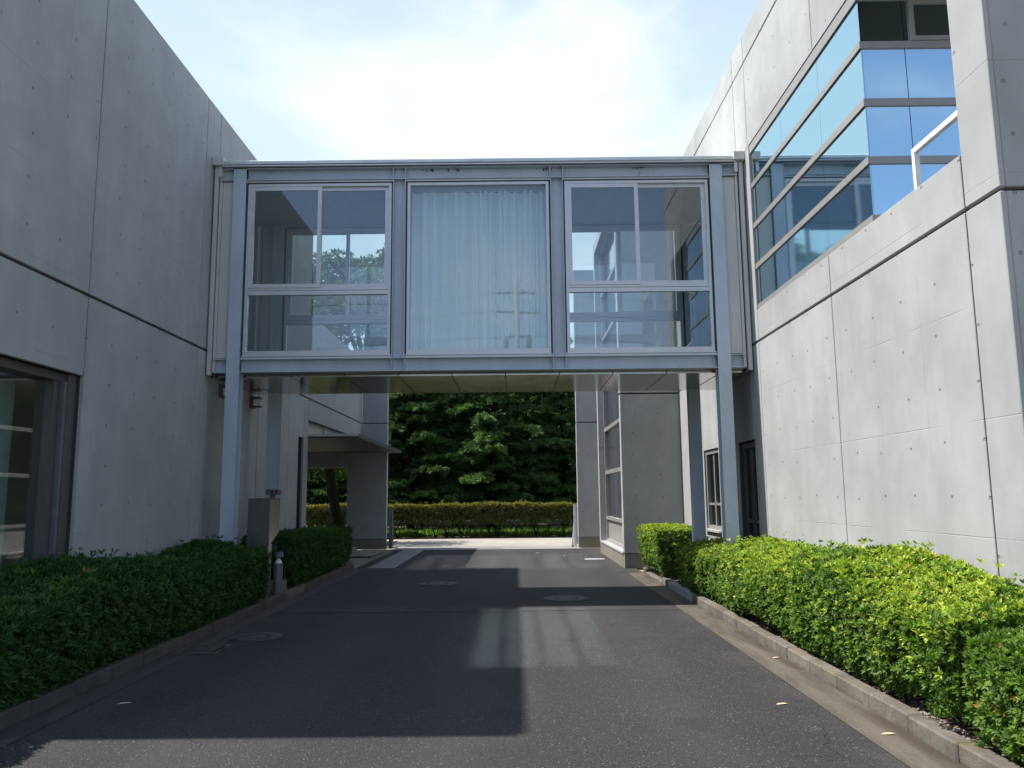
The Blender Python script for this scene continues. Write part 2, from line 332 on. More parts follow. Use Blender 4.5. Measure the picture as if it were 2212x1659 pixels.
# leaves take their own colour from the mesh
def leafmat(name, rough=.42, trans=.3):
    t, p, o = newmat(name); a = N(t, 'ShaderNodeAttribute', attribute_name='leaf_colour')
    lk(t, a.outputs['Color'], p.inputs['Base Color']); p.inputs['Roughness'].default_value = rough; p.inputs['Specular IOR Level'].default_value = .25
    tl = N(t, 'ShaderNodeBsdfTranslucent'); lk(t, mixc(t, 1.0, a.outputs['Color'], (1.25, 1.35, .6), 'MULTIPLY'), tl.inputs[0])
    m = N(t, 'ShaderNodeMixShader'); m.inputs[0].default_value = trans; lk(t, p.outputs[0], m.inputs[1]); lk(t, tl.outputs[0], m.inputs[2]); lk(t, m.outputs[0], o.inputs[0])
leafmat('leaf', .56, .34); leafmat('needle', .55, .2)
plain('twig', (.035, .03, .018), .95, 0, .4, 20, .02)

# ------------------------------------------------------------------ ground
def sheet(name, mat, x0, x1, y0, y1, z, parent=None, kind='structure'):
    o = MB(); o.v = [(x0, y0, z), (x1, y0, z), (x1, y1, z), (x0, y1, z)]; o.f = [(0, 1, 2, 3)]
    o = o.build(name, mat, parent)
    if kind: tag(o, kind=kind)
    return o
sheet('ground', 'ground', -300, 300, -300, 300, -.03)
sheet('driveway', 'asphalt', -3.62, 2.62, -14, 24.22, 0)
sheet('asphalt_patch', 'asphalt_patch', -3.2, 2.25, 11.42, 11.93, .004)
sheet('public_road', 'road_concrete', -60, 60, 25.75, 30.35, .0)
bx('gate_threshold', 'paving_concrete', None, -3.7, 2.0, 24.24, 25.74, -.05, .006); tag(bpy.data.objects['gate_threshold'], kind='structure')
sheet('verge', 'soil', -60, 60, 30.37, 60, .012)
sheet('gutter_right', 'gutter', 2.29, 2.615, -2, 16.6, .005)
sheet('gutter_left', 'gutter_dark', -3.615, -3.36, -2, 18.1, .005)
ap = bx('porch_paving', 'paving_concrete', None, -9.0, -4.80, 18.35, 24.45, -.05, .10); tag(ap, kind='structure')
st = sheet('paved_strip', 'paving_concrete', -3.35, -2.72, 18.25, 24.2, .008)
sheet('paved_apron', 'paving_concrete', -4.78, -3.85, 21.8, 24.2, .010)
def kerb(name, xa, xb, y0, y1, h, step, side):
    e = empty(name, ((xa+xb)/2, y0, 0), None, None); tag(e, kind='structure')
    rnd = random.Random(5 if side > 0 else 8); y = y0; k = 0
    while y < y1-.01:
        ye = min(y+step, y1); dx = rnd.uniform(-.006, .006); dz = rnd.uniform(-.005, .005)
        mat = 'kerb' if side > 0 else 'kerb_dark'; hh = h
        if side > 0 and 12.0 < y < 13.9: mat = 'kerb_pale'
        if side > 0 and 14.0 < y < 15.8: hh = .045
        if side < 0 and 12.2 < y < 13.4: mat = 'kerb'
        bx('kerb_stone', mat, e, xa+dx, xb+dx, y+.004, ye-.004, -.05, hh+dz, c=.012); y = ye; k += 1
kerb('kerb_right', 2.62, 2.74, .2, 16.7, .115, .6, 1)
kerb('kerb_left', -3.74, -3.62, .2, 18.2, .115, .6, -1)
bx('planting_bed_right', 'soil', None, 2.745, 3.68, .2, 16.9, -.05, .085); tag(bpy.data.objects['planting_bed_right'], kind='structure')
bx('planting_bed_left', 'soil', None, -4.74, -3.745, .2, 18.2, -.05, .085); tag(bpy.data.objects['planting_bed_left'], kind='structure')

# ------------------------------------------------------------------ left building
XL, XR = -4.75, 3.7
GV, GH = .011, .017                        # half widths of vertical and horizontal joints
def panel_x(parent, X, face, y0, y1, z0, z1, mat='concrete_x', g=(1, 1, 1, 1), name='wall_panel', dp=.05):
    """panel of a wall in a plane x = X whose outside looks to face*x; g switches the joint on each edge"""
    return bx(name, mat, parent, X, X-face*dp, y0+GV*g[0], y1-GV*g[1], z0+GH*g[2], z1-GH*g[3], c=.006)
def panel_y(parent, Y, face, x0, x1, z0, z1, mat='concrete_y', g=(1, 1, 1, 1), name='wall_panel', dp=.05):
    return bx(name, mat, parent, x0+GV*g[0], x1-GV*g[1], Y, Y-face*dp, z0+GH*g[2], z1-GH*g[3], c=.006)
LB = empty('concrete_building', (-8, 12, 0), 'shaded grey concrete building left of the driveway with an entrance canopy', 'building')
Y0, YH, YE, ZG, ZR, ZLOW = 5.84, 18.3, 24.73, 3.865, 7.85, 5.86
for (a, b) in ((Y0, 8.67), (8.67, 11.76), (11.76, 12.3), (12.3, 14.66), (14.66, 18.3)): panel_x(LB, XL, 1, a, b, ZG, ZR, g=(1, 1, 1, 0))
panel_x(LB, XL, 1, Y0, 8.67, 2.95, ZG, g=(1, 1, 0, 1))
for (a, b) in ((8.67, 11.76), (11.76, 12.16), (12.16, 14.66), (14.66, 16.7)): panel_x(LB, XL, 1, a, b, 0, ZG, g=(1, 1, 0, 1))
panel_x(LB, XL, 1, 16.7, 17.47, 0, ZG, g=(1, 0, 0, 1)); panel_x(LB, XL, 1, 17.47, 17.90, 2.93, ZG, g=(0, 0, 0, 1)); panel_x(LB, XL, 1, 17.90, 18.3, 0, ZG, g=(1, 1, 0, 1))
panel_x(LB, XL, 1, 18.3, YE, ZG, ZLOW, g=(1, 0, 1, 0)); panel_x(LB, XL, 1, 18.3, YE, 3.37, ZG, g=(1, 0, 0, 1))
XC = XL-.05                                # face of the core behind the panels
core = MB()
core.box(-14, XC, Y0+.01, YH-.004, 2.97, ZR-.012); core.box(-14, XC, 8.69, 17.45, 0, 2.966); core.box(-14, XC, 17.92, YH-.004, 0, 2.966)
core.box(-14, -5.5, 17.452, 17.918, 0, 2.966)
core.box(-9, XC, YH, YE, 3.40, ZLOW-.012)
core.build('wall_core', 'joint', LB)
bx('side_wall', 'concrete_y', LB, -14, XL-.06, Y0-.04, Y0+.006, 2.95, ZR)
bx('slot_window', 'dark_metal', LB, XC-.35, XC-.30, 17.47, 17.90, .1, 2.95)
bx('porch_wall', 'concrete_x', LB, -9.2, -9.0, 18.3, 24.4, 0, 3.38)
bx('porch_side_wall', 'concrete_y', LB, -9.0, XC-.002, 18.302, 18.36, .1, 3.38)
# ground floor window beside the left hedge
wd = MB(); wy1, wz0, wz1 = 8.66, .55, 2.95
wd.box(-5.12, -4.82, 8.50, 8.655, wz0, wz1); wd.box(-5.06, -4.88, 8.34, 8.44, wz0, wz1); wd.box(-5.10, -4.86, Y0+.05, 8.5, 2.86, 2.948)
wd.box(-5.10, -4.86, Y0+.05, 8.5, wz0, wz0+.08); wd.box(-5.10, -4.86, Y0+.05, Y0+.15, wz0, wz1)
WF = wd.build('window_frame', 'dark_metal', LB)
bx('pane', 'clear_dark_glass', WF, -4.985, -4.975, Y0+.15, 8.34, wz0+.08, 2.86)
bx('jamb', 'bollard_grey', WF, -4.885, -4.83, 8.45, 8.50, wz0, 2.86)
bx('window_apron', 'concrete_x', LB, -5.1, XL, Y0, 8.66, 0, .55)
bx('blind', 'screen_green', WF, -5.30, -5.28, Y0+.2, 8.32, wz0+.1, 2.84)
# projecting end wall with the garden opening
CW0, CW1 = YE, YE+.25
cwx = -3.96
panel_y(LB, CW0, -1, XL, cwx, 3.88, ZLOW, g=(0, 0, 0, 0), dp=.25, name='end_wall_panel')
panel_y(LB, CW0, -1, -5.18, cwx, .32, 3.85, g=(0, 0, 0, 0), dp=.25, name='end_wall_panel')
bx('joint_strip', 'joint', LB, -5.15, cwx-.02, CW0+.03, CW1-.02, 3.85, 3.88)
bx('lintel', 'concrete_y', LB, -9.2, -5.182, CW0, CW1, 2.5, 3.36)
bx('end_wall_plinth', 'plinth_concrete', LB, -5.16, cwx-.006, CW0+.012, CW1-.012, 0, .318)
# canopy
cn = MB(); cn.box(-6.6, -3.62, 18.36, 25.2, 2.955, 3.03, c=.01)
CN = cn.build('canopy', 'canopy_metal', LB)
bx('canopy_fascia', 'aluminium', CN, -6.6, -3.60, 18.335, 18.357, 2.99, 3.045)
bx('canopy_edge', 'dark_metal', CN, -3.618, -3.59, 18.36, 25.2, 2.95, 3.04)
bx('clerestory_panel', 'grey_panel', LB, XC-.12, XC-.08, 18.38, YE-.02, 3.04, 3.398)
bx('clerestory_post', 'aluminium', LB, XC-.07, XC-.03, 20.2, 20.32, 3.035, 3.398)
# wall lamps under the bridge
for i, (yy, lab) in enumerate(((12.75, 'box-shaped wall lamp behind the front left steel column of the bridge'), (14.25, 'box-shaped wall lamp on the left wall under the rear of the bridge'))):
    e = empty('wall_lamp', (XL, yy, 3.25), lab, 'lamp', 'wall lamps under the bridge')
    bx('bracket', 'dark_metal', e, XL+.002, XL+.06, yy-.09, yy+.09, 3.2, 3.42)
    bx('lamp_housing', 'dark_metal', e, XL+.06, XL+.19, yy-.075, yy+.075, 3.36, 3.40, c=.01)
    bx('diffuser', 'lamp_glass', e, XL+.065, XL+.18, yy-.065, yy+.065, 3.24, 3.36)
    bx('lamp_rim', 'dark_metal', e, XL+.06, XL+.19, yy-.075, yy+.075, 3.215, 3.238)

# ------------------------------------------------------------------ right building
RB = empty('concrete_building', (7, 12, 0), 'sunlit pale concrete building right of the driveway with a corner ribbon window', 'building')
ZT, ZRR, YN, YW = 8.38, 8.83, 5.78, 17.67
BY0, BY1, BZ0, BZ1 = 6.25, 11.79, 4.35, 6.97
for (a, b) in ((YN, 6.25), (6.25, 9.03), (9.03, 11.80), (11.80, 12.26)): panel_x(RB, XR, -1, a, b, 0, 3.87, g=(a != YN, 1, 0, 1))
panel_x(RB, XR, -1, 12.26, 13.29, 2.42, 3.87, g=(1, 1, 0, 1)); panel_x(RB, XR, -1, 13.29, 14.49, 0, 3.87, g=(1, 1, 0, 1))
panel_x(RB, XR, -1, 14.49, 15.59, 2.42, 3.87, g=(0, 0, 0, 1)); panel_x(RB, XR, -1, 14.49, 15.59, 0, .93, g=(0, 0, 0, 0)); panel_x(RB, XR, -1, 15.59, 16.4, 0, 3.87, g=(1, 1, 0, 1)); panel_x(RB, XR, -1, 16.4, YW, 0, 3.87, g=(1, 0, 0, 1))
panel_x(RB, XR, -1, YN, 6.25, 3.87, 6.97, g=(0, 1, 1, 0)); panel_x(RB, XR, -1, YN, 6.25, 6.97, ZT, g=(0, 1, 0, 1))
panel_x(RB, XR, -1, 6.25, 9.03, 3.87, BZ0, g=(1, 1, 1, 0)); panel_x(RB, XR, -1, 9.03, 11.80, 3.87, BZ0, g=(1, 1, 1, 0))
panel_x(RB, XR, -1, 6.25, 9.11, BZ1, ZT, g=(1, 1, 0, 1)); panel_x(RB, XR, -1, 9.11, 11.85, BZ1, ZT, g=(1, 1, 0, 1))
panel_x(RB, XR, -1, 11.80, 12.48, 3.87, BZ1, g=(1, 1, 1, 0)); panel_x(RB, XR, -1, 11.85, 12.48, BZ1, ZT, g=(1, 1, 0, 1))
panel_x(RB, XR, -1, 12.48, 15.19, 3.87, ZT); panel_x(RB, XR, -1, 15.19, YW, 3.87, ZT, g=(1, 0, 1, 1))
for (a, b) in ((YN, 9.11), (9.11, 11.85), (11.85, 12.48), (12.48, 15.19), (15.19, YW)): panel_x(RB, XR, -1, a, b, ZT, ZRR, g=(a != YN, 1, 1, 0))
XD = XR+.05
core = MB()
core.box(XD, XD+.22, YN+.08, 11.80, 0, BZ0-.012); core.box(XD, XD+.22, 11.80, 12.24, 0, ZRR-.01); core.box(XD, XD+.22, 12.24, YW, 2.44, ZRR-.01)
core.box(XD, XD+.22, 13.31, 14.47, 0, 2.44); core.box(XD, XD+.22, 14.47, 15.61, 0, .91); core.box(XD, XD+.22, 15.61, YW, 0, 2.44)
core.box(XD, XD+.22, YN+.08, 11.80, BZ1+.012, ZRR-.01); core.box(XD, XD+.22, YN+.08, BY0-.012, BZ0-.012, BZ1+.012)
core.build('wall_core', 'joint', RB)
# front end of the building, looking back along the drive
panel_y(RB, YN, -1, XR+.0505, 4.15, 3.87, ZRR, g=(0, 0, 1, 0), dp=.25); panel_y(RB, YN, -1, XR+.0505, 9.0, 0, 3.87, g=(0, 0, 0, 1), dp=.079); panel_y(RB, YN, -1, 4.15, 9.0, 3.87, BZ0, g=(0, 0, 1, 0), dp=.2)
bx('terrace_floor', 'paving_concrete', RB, XD+.22, 9, YN+.2, 7.86, 4.0, 4.12)
bx('terrace_ceiling', 'interior_dark', RB, XD+.22, 9, 6.68, 12.2, BZ1+.03, BZ1+.10)
bx('inner_floor', 'carpet', RB, XD+.22, 9, 7.95, 12.2, 4.0, 4.12)
bx('inner_wall', 'interior', RB, 8.9, 9.0, YN+.2, 12.2, 4.12, BZ1+.03); bx('inner_wall', 'interior', RB, XD+.22, 8.9, 12.1, 12.2, 4.12, BZ1+.03)
bx('roof', 'paving_concrete', RB, XD+.22, 12, 6.7, 24.8, 8.5, 8.7)
for yy in (8.9, 9.9, 10.9):
    bx('ceiling_light', 'lamp_glass', RB, 5.0, 8.0, yy, yy+.12, BZ1-.03, BZ1+.02)
# corner ribbon window
BX = XR+.03; FY = 7.9
cw = MB()
cw.box(BX-.02, BX+.10, FY-.02, BY1, BZ0+.003, BZ0+.075); cw.box(BX+.10, 8.8, FY-.02, FY+.10, BZ0+.003, BZ0+.075)
CWIN = cw.build('corner_window', 'grey_frame', RB)
zs = [BZ0+.075, 4.98, 5.06, 5.62, 5.70, 6.27, 6.345, 6.83]
for (za, zb) in ((4.98, 5.06), (5.62, 5.70), (6.27, 6.345), (6.83, 6.965)):
    tb = MB(); tb.box(BX-.02, BX+.08, FY-.02, BY1, za, zb); tb.box(BX+.08, 8.8, FY-.02, FY+.08, za, zb); tb.build('transom', 'grey_frame', CWIN)
for (za, zb) in ((zs[0], zs[1]), (zs[2], zs[3]), (zs[4], zs[5]), (zs[6], zs[7])):
    for (ya, yb) in ((FY+.002, 9.07), (9.075, 10.42), (10.425, BY1)):
        bx('pane', 'mirror_glass', CWIN, BX, BX+.01, ya, yb, za, zb)
    for (xa, xb) in ((BX+.012, 4.192), (4.20, 5.4), (5.41, 6.6), (6.61, 8.8)):
        bx('pane', 'mirror_glass', CWIN, xa, xb, FY, FY+.01, za, zb)
fr = MB()
for (xa, xb, za, zb) in ((4.26, 5.36, 6.35, 6.40), (4.26, 5.36, 6.79, 6.828), (4.26, 4.31, 6.40, 6.79), (5.31, 5.36, 6.40, 6.79)): fr.box(xa, xb, FY-.03, FY-.004, za, zb)
fr.build('vent_sash', 'grey_frame', CWIN)
rl = MB(); rl.box(3.905, 3.955, 7.34, 7.39, 4.12, 4.905); rl.box(3.905, 3.955, 6.05, 7.34, 4.855, 4.905); rl.box(3.905, 3.955, 6.05, 6.10, 4.12, 4.855)
rl.build('terrace_railing', 'white_paint', RB)
# doors and window under the bridge
dr = MB(); dr.box(XD+.04, XD+.14, 12.28, 12.36, .09, 2.40); dr.box(XD+.04, XD+.14, 13.19, 13.27, .09, 2.40); dr.box(XD+.04, XD+.14, 12.36, 13.19, 2.32, 2.40); dr.box(XD+.05, XD+.13, 12.36, 13.19, 1.12, 1.17); dr.box(XD+.05, XD+.13, 12.74, 12.80, .09, 2.32)
DR = dr.build('door', 'dark_metal', RB); bx('pane', 'dark_glass', DR, XD+.08, XD+.09, 12.36, 13.19, .12, 2.32); bx('door_back', 'interior_dark', DR, XD+.3, XD+.34, 12.2, 13.3, .1, 2.43)
dr = MB(); dr.box(XD-.02, XD+.10, 14.50, 14.57, .93, 2.41); dr.box(XD-.02, XD+.10, 15.51, 15.58, .93, 2.41); dr.box(XD-.02, XD+.10, 14.57, 15.51, .93, 1.0); dr.box(XD-.02, XD+.10, 14.57, 15.51, 2.34, 2.41); dr.box(XD, XD+.08, 14.57, 15.51, 1.38, 1.42); dr.box(XD, XD+.08, 15.0, 15.06, 1.0, 2.34)
DR = dr.build('window', 'grey_frame', RB); bx('pane', 'dark_glass', DR, XD+.04, XD+.05, 14.57, 15.51, 1.0, 2.34); bx('sill', 'aluminium', DR, XR-.05, XD+.1, 14.48, 15.6, .89, .928); bx('window_back', 'interior', DR, XD+.26, XD+.30, 14.4, 15.7, .9, 2.43)  # darker frame colour stands in for shade on this window
# projecting block beyond the bridge
WX = 2.37
panel_y(RB, YW, -1, WX, XR-.004, .33, 3.83, g=(0, 0, 0, 1), dp=.22); panel_y(RB, YW, -1, WX, XR-.004, 3.83, ZRR, g=(0, 0, 1, 0), dp=.22)
bx('wall_core', 'joint', RB, WX+.02, XR-.02, YW+.03, YW+.20, 3.78, 3.88)
bx('plinth', 'plinth_concrete', RB, WX+.012, XR-.006, YW+.014, YW+.21, 0, .315)
bx('plinth_ledge', 'dark_metal', RB, WX+.004, XR-.006, YW+.006, YW+.22, .317, .328)
FX = WX+.22
bx('side_fin', 'concrete_x', RB, WX, WX+.5, 22.45, 22.65, .30, ZRR, c=.006)
bx('side_plinth', 'plinth_concrete', RB, WX+.01, WX+.5, YW+.225, 22.64, 0, .29)
bx('side_sill', 'aluminium', RB, WX-.01, FX+.05, YW+.225, 22.445, .293, .335)
sw = MB()
for yy in (17.90, 22.33): sw.box(FX-.06, FX+.06, yy, yy+.10, .34, ZRR-.3)
sw.box(FX-.06, FX+.06, 18.0, 22.33, ZRR-.4, ZRR-.3); sw.box(FX-.06, FX+.06, 18.0, 22.33, .337, .40)
SW = sw.build('side_window', 'grey_frame', RB)
for (za, zb) in ((.92, 1.0), (2.15, 2.25), (3.33, 3.43), (4.6, 4.7), (5.9, 6.0), (7.2, 7.3)): bx('transom', 'grey_frame', SW, FX-.055, FX+.055, 18.0, 22.33, za, zb)
bx('spandrel', 'grey_frame', SW, FX, FX+.03, 18.0, 22.33, .40, .92)
for (za, zb) in ((1.0, 2.15), (2.25, 3.33), (3.43, 4.6), (4.7, 5.9), (6.0, 7.2), (7.3, 8.42)):
    for (ya, yb) in ((18.0, 22.33),): bx('pane', 'side_glass', SW, FX+.01, FX+.02, ya, yb, za, zb)
bx('inner_wall', 'interior', RB, 5.0, 5.1, 17.9, 24.6, 0, 8.5)
bx('block_top', 'concrete_y', RB, WX+.01, 5, YW+.225, 22.44, ZRR-.28, ZRR-.004)
# gate wall at the street
panel_y(RB, 24.6, -1, 1.92, 6, .33, 3.82, g=(0, 0, 0, 1), dp=.22); panel_y(RB, 24.6, -1, 1.92, 6, 3.82, 8.69, g=(0, 0, 1, 0), dp=.22)
bx('wall_core', 'joint', RB, 1.94, 6, 24.63, 24.80, 3.77, 3.87); bx('gate_wall_plinth', 'plinth_concrete', RB, 1.93, 6, 24.612, 24.81, 0, .328)
bx('side_wall', 'concrete_x', RB, 2.90, 3.1, 22.655, 24.595, 0, 8.6)

# ------------------------------------------------------------------ footbridge
BYF, BYR = 12.05, 14.36
ZB0, ZB1, ZT0, ZT1 = 3.51, 3.72, 6.60, 6.80
FB = empty('footbridge', (-.53, 13.4, 0), 'glazed pale blue steel footbridge joining the two concrete buildings', 'bridge')
cols = (-4.32, 3.24); mids = (-1.785, .71); H = .10; tf = .012
def hcol(x, yc, z0, z1):          # flanges look along y
    m = MB(); m.box(x-H, x+H, yc-H, yc-H+tf, z0, z1); m.box(x-H, x+H, yc+H-tf, yc+H, z0, z1); m.box(x-.004, x+.004, yc-H+tf, yc+H-tf, z0, z1); return m
for yc in (BYF+H, BYR-H):
    for x in cols:
        m = hcol(x, yc, .12, ZT1-.01); m.box(x-.16, x+.16, yc-.16, yc+.16, .08, .12); m.build('column', 'steel', FB)
for yf, s in ((BYF, 1), (BYR, -1)):
    for (z0, z1, nm) in ((ZB0, ZB1, 'bottom_beam'), (ZT0, ZT1, 'top_beam')):
        for (xa, xb) in ((-4.64, cols[0]-H-.001), (cols[0]+H+.001, cols[1]-H-.001), (cols[1]+H+.001, 3.58)):
            m = MB(); ya, yb = yf+s*.002, yf+s*.198
            m.box(xa, xb, ya, yb, z0, z0+tf); m.box(xa, xb, ya, yb, z1-tf, z1); m.box(xa, xb, yf+s*.095, yf+s*.105, z0+tf, z1-tf)
            if xb-xa > 3:
                for x in mids:
                    for dx in (-.10, .10): m.box(x+dx-.005, x+dx+.005, yf+s*.006, yf+s*.095, z0+tf, z1-tf)
            m.build(nm, 'steel', FB)
    for x in mids:                 # posts with the web facing out
        m = MB(); m.box(x-.10, x-.09, yf+s*.004, yf+s*.19, ZB1, ZT0); m.box(x+.09, x+.10, yf+s*.004, yf+s*.19, ZB1, ZT0); m.box(x-.09, x+.09, yf+s*.09, yf+s*.10, ZB1, ZT0)
        m.build('mullion_post', 'steel', FB)
    # coping
    m = MB(); a, b = yf-s*.06, yf+s*.25
    m.box(-4.60, 3.55, a, b, ZT1+.035, ZT1+.105, c=.012); m.build('coping', 'coping', FB)
    bx('coping_lip', 'aluminium', FB, -4.60, 3.55, yf-s*.045, yf+s*.2, ZT1+.012, ZT1+.032)
    bx('coping_gap', 'seal', FB, -4.60, 3.55, yf-s*.0, yf+s*.19, ZT1+.001, ZT1+.011)
    bays = ((cols[0]+H, mids[0]-.10), (mids[0]+.10, mids[1]-.10), (mids[1]+.10, cols[1]-H))
    for i, (xa, xb) in enumerate(bays):
        y0_, y1_ = yf+s*.045, yf+s*.125
        sl = MB(); sl.box(xa+.004, xb-.004, yf+s*.02, yf+s*.15, ZB1+.001, ZB1+.016); sl.box(xa+.004, xb-.004, yf+s*.05, yf+s*.15, ZB1+.017, ZB1+.035)
        sl.box(xa+.004, xb-.004, yf+s*.025, yf+s*.15, ZB1+.036, ZB1+.05); sl.build('sill_rail', 'aluminium', FB)
        sl = MB(); sl.box(xa+.004, xb-.004, yf+s*.03, yf+s*.15, ZT0-.03, ZT0-.002); sl.build('head_rail', 'aluminium', FB)
        sl = MB(); sl.box(xa+.004, xb-.004, yf+s*.06, yf+s*.14, ZT0-.046, ZT0-.031); sl.box(xa+.002, xa+.024, yf+s*.07, yf+s*.14, ZB1+.05, ZT0-.046); sl.box(xb-.024, xb-.002, yf+s*.07, yf+s*.14, ZB1+.05, ZT0-.046); sl.build('seal', 'seal', FB)
        za, zb = ZB1+.052, ZT0-.05; xa2, xb2 = xa+.026, xb-.026
        f = MB(); fw = .045
        f.box(xa2, xb2, y0_, y1_, za, za+.075); f.box(xa2, xb2, y0_, y1_, zb-fw, zb); f.box(xa2, xa2+fw, y0_, y1_, za+.075, zb-fw); f.box(xb2-fw, xb2, y0_, y1_, za+.075, zb-fw)
        if i != 1:
            f.box(xa2+fw, xb2-fw, y0_+s*.004, y1_, 4.735, 4.80); f.box(xa2+fw, xb2-fw, y0_+s*.018, y1_, 4.812, 4.85)
        W_ = f.build('window', 'aluminium', FB)
        gy0, gy1 = yf+s*.083, yf+s*.091
        if i == 1:
            bx('pane', 'window_glass', W_, xa2+fw, xb2-fw, gy0, gy1, za+.075, zb-fw)
        else:
            bx('pane', 'window_glass', W_, xa2+fw, xb2-fw, gy0, gy1, za+.075, 4.735)
            xm = (xa2+xb2)/2
            for (sa, sb, off) in ((xa2+fw, xm+.03, .0), (xm-.03, xb2-fw, .036)):
                q = MB(); a_, b_ = yf+s*(.052+off), yf+s*(.084+off); k = .062
                q.box(sa, sb, a_, b_, 4.852, 4.852+k); q.box(sa, sb, a_, b_, zb-fw-k, zb-fw); q.box(sa, sa+k, a_, b_, 4.852+k, zb-fw-k); q.box(sb-k, sb, a_, b_, 4.852+k, zb-fw-k)
                q.build('sash', 'aluminium', W_)
                bx('pane', 'window_glass', W_, sa+k, sb-k, yf+s*(.064+off), yf+s*(.070+off), 4.852+k, zb-fw-k)
    # closing panels, expansion joint covers and rain hoppers at each end
    for (xa, xb, xs, xh) in ((-4.60, cols[0]-H-.012, (-4.72, -4.66, -4.645, -4.605), (-4.745, -4.565)), (cols[1]+H+.012, 3.54, (3.61, 3.67, 3.545, 3.585), (3.515, 3.695))):
        bx('end_panel', 'grey_panel', FB, xa, xb, yf+s*.05, yf+s*.08, ZB1+.02, ZT0-.012)
        m = MB(); m.box(xs[0], xs[1], yf+s*.0, yf+s*.06, ZB0-.04, ZT1+.02); m.box(xs[2], xs[3], yf+s*.03, yf+s*.09, ZB0+.02, ZT1); m.build('joint_cover', 'grey_panel', FB)
        bx('rain_hopper', 'grey_panel', FB, xh[0], xh[1], yf-s*.08, yf+s*.10, ZT1+.03, ZT1+.17, c=.006)
        bx('hopper_outlet', 'aluminium', FB, xs[2]-.01, xs[3]+.0, yf-s*.02, yf+s*.025, ZT0+.05, ZT1+.025)
        bx('joint_gasket', 'seal', FB, xs[1] if xs[0] < 0 else xs[3], xs[2] if xs[0] < 0 else xs[0], yf+s*.05, yf+s*.07, ZB0, ZT1)
bx('floor', 'carpet', FB, -4.72, 3.67, BYF+.2, BYR-.2, 3.60, 3.735)
bx('ceiling', 'ceiling_white', FB, -4.72, 3.67, BYF+.2, BYR-.2, 6.58, 6.60)
bx('roof', 'coping', FB, -4.72, 3.67, BYF+.251, BYR-.251, ZT1+.005, ZT1+.09)
rs = random.Random(6); stn = MB(); rst = MB()
for (xc, n_) in ((-1.35, 7), (-.9, 5), (.55, 3), (2.05, 6)):
    for k in range(n_):
        xx_ = xc+rs.uniform(-.14, .14); h_ = rs.uniform(.015, .05); w_ = rs.uniform(.004, .016); stn.box(xx_-w_, xx_+w_, BYF+.0935, BYF+.0945, ZT1-.014-h_, ZT1-.014)
stn.build('grime', 'iron', FB)
bx('rust_run', 'rust', FB, 2.035, 2.055, BYF+.0932, BYF+.0945, ZT0+.013, ZT1-.016)
# soffit panels hung below the beams, with a small upstand at each long edge
x = -4.31; wdt = (3.22+4.31)/9
edges = [(-4.72, -4.323)]+[(x+k*wdt+.007, x+(k+1)*wdt-.007) for k in range(9)]+[(3.235, 3.67)]
for (xa, xb) in edges:
    m = MB(); m.box(xa, xb, BYF+.205, BYR-.03, 3.458, 3.484); m.box(xa, xb, BYF+.205, BYF+.222, 3.4841, 3.60); m.box(xa, xb, BYR-.046, BYR-.03, 3.4841, 3.505); m.build('soffit_panel', 'soffit', FB)
bx('soffit_backing', 'seal', FB, -4.72, 3.67, BYF+.224, BYR-.21, 3.486, 3.599)
# curtains behind the middle window, hung from the bridge's ceiling
def curtain(xa, xb, label, seed, pleats, gather):
    """pinch-pleated cloth: folds start at the pleats and relax into soft waves below"""
    rnd = random.Random(seed); m = MB(); nx = 260; nz = 22; y = BYF+.29
    us = [(k+.5+rnd.uniform(-.18, .18))/pleats for k in range(pleats)]; us = [u**gather for u in us]
    ph = [rnd.uniform(0, 6.28) for _ in range(8)]; wob = [rnd.uniform(.6, 1.3) for _ in us]
    for j in range(nz+1):
        v = j/nz; z = 3.80+v*(6.46-3.80)
        for i in range(nx+1):
            u = i/nx; x = xa+u*(xb-xa); dy = 0
            for c, w_ in zip(us, wob):
                d = abs(u-c)*pleats; d2 = abs(u-c-.012*math.sin(3*(1-v)+c*20))*pleats
                dy -= w_*.055*math.exp(-(d/.16)**2)*v**4
                dy -= w_*.062*math.exp(-(d2/.30)**2)*(.45+.55*(1-v)**.3)
            dy += .016*math.sin(u*17+ph[0]+v*1.3)+.014*math.sin(u*pleats*13+ph[1]-v*1.2)*(1-.4*v)
            zt = z
            if j == nz: zt += .012*math.sin(u*pleats*6.28+ph[2])
            if j == 0: zt += .007*math.sin(u*37+ph[3])
            m.v.append((x, y+dy, zt))
    for j in range(nz):
        for i in range(nx):
            a = j*(nx+1)+i; m.f.append((a, a+1, a+nx+2, a+nx+1))
    o = m.build('curtain', 'curtain', None, smooth=True); tag(o, label, 'curtain', 'curtains in the bridge')
    return o
curtain(-1.66, -.50, 'left half of the pale blue pleated curtain in the middle bridge window', 3, 7, 1.0)
curtain(-.52, .57, 'right half of the pale blue pleated curtain in the middle bridge window', 9, 9, 1.35)
tag(bx('curtain_rail', 'aluminium', None, -1.72, .64, BYF+.255, BYF+.285, 6.475, 6.579), 'slim metal rail above the pale blue pleated curtain', 'curtain rail')

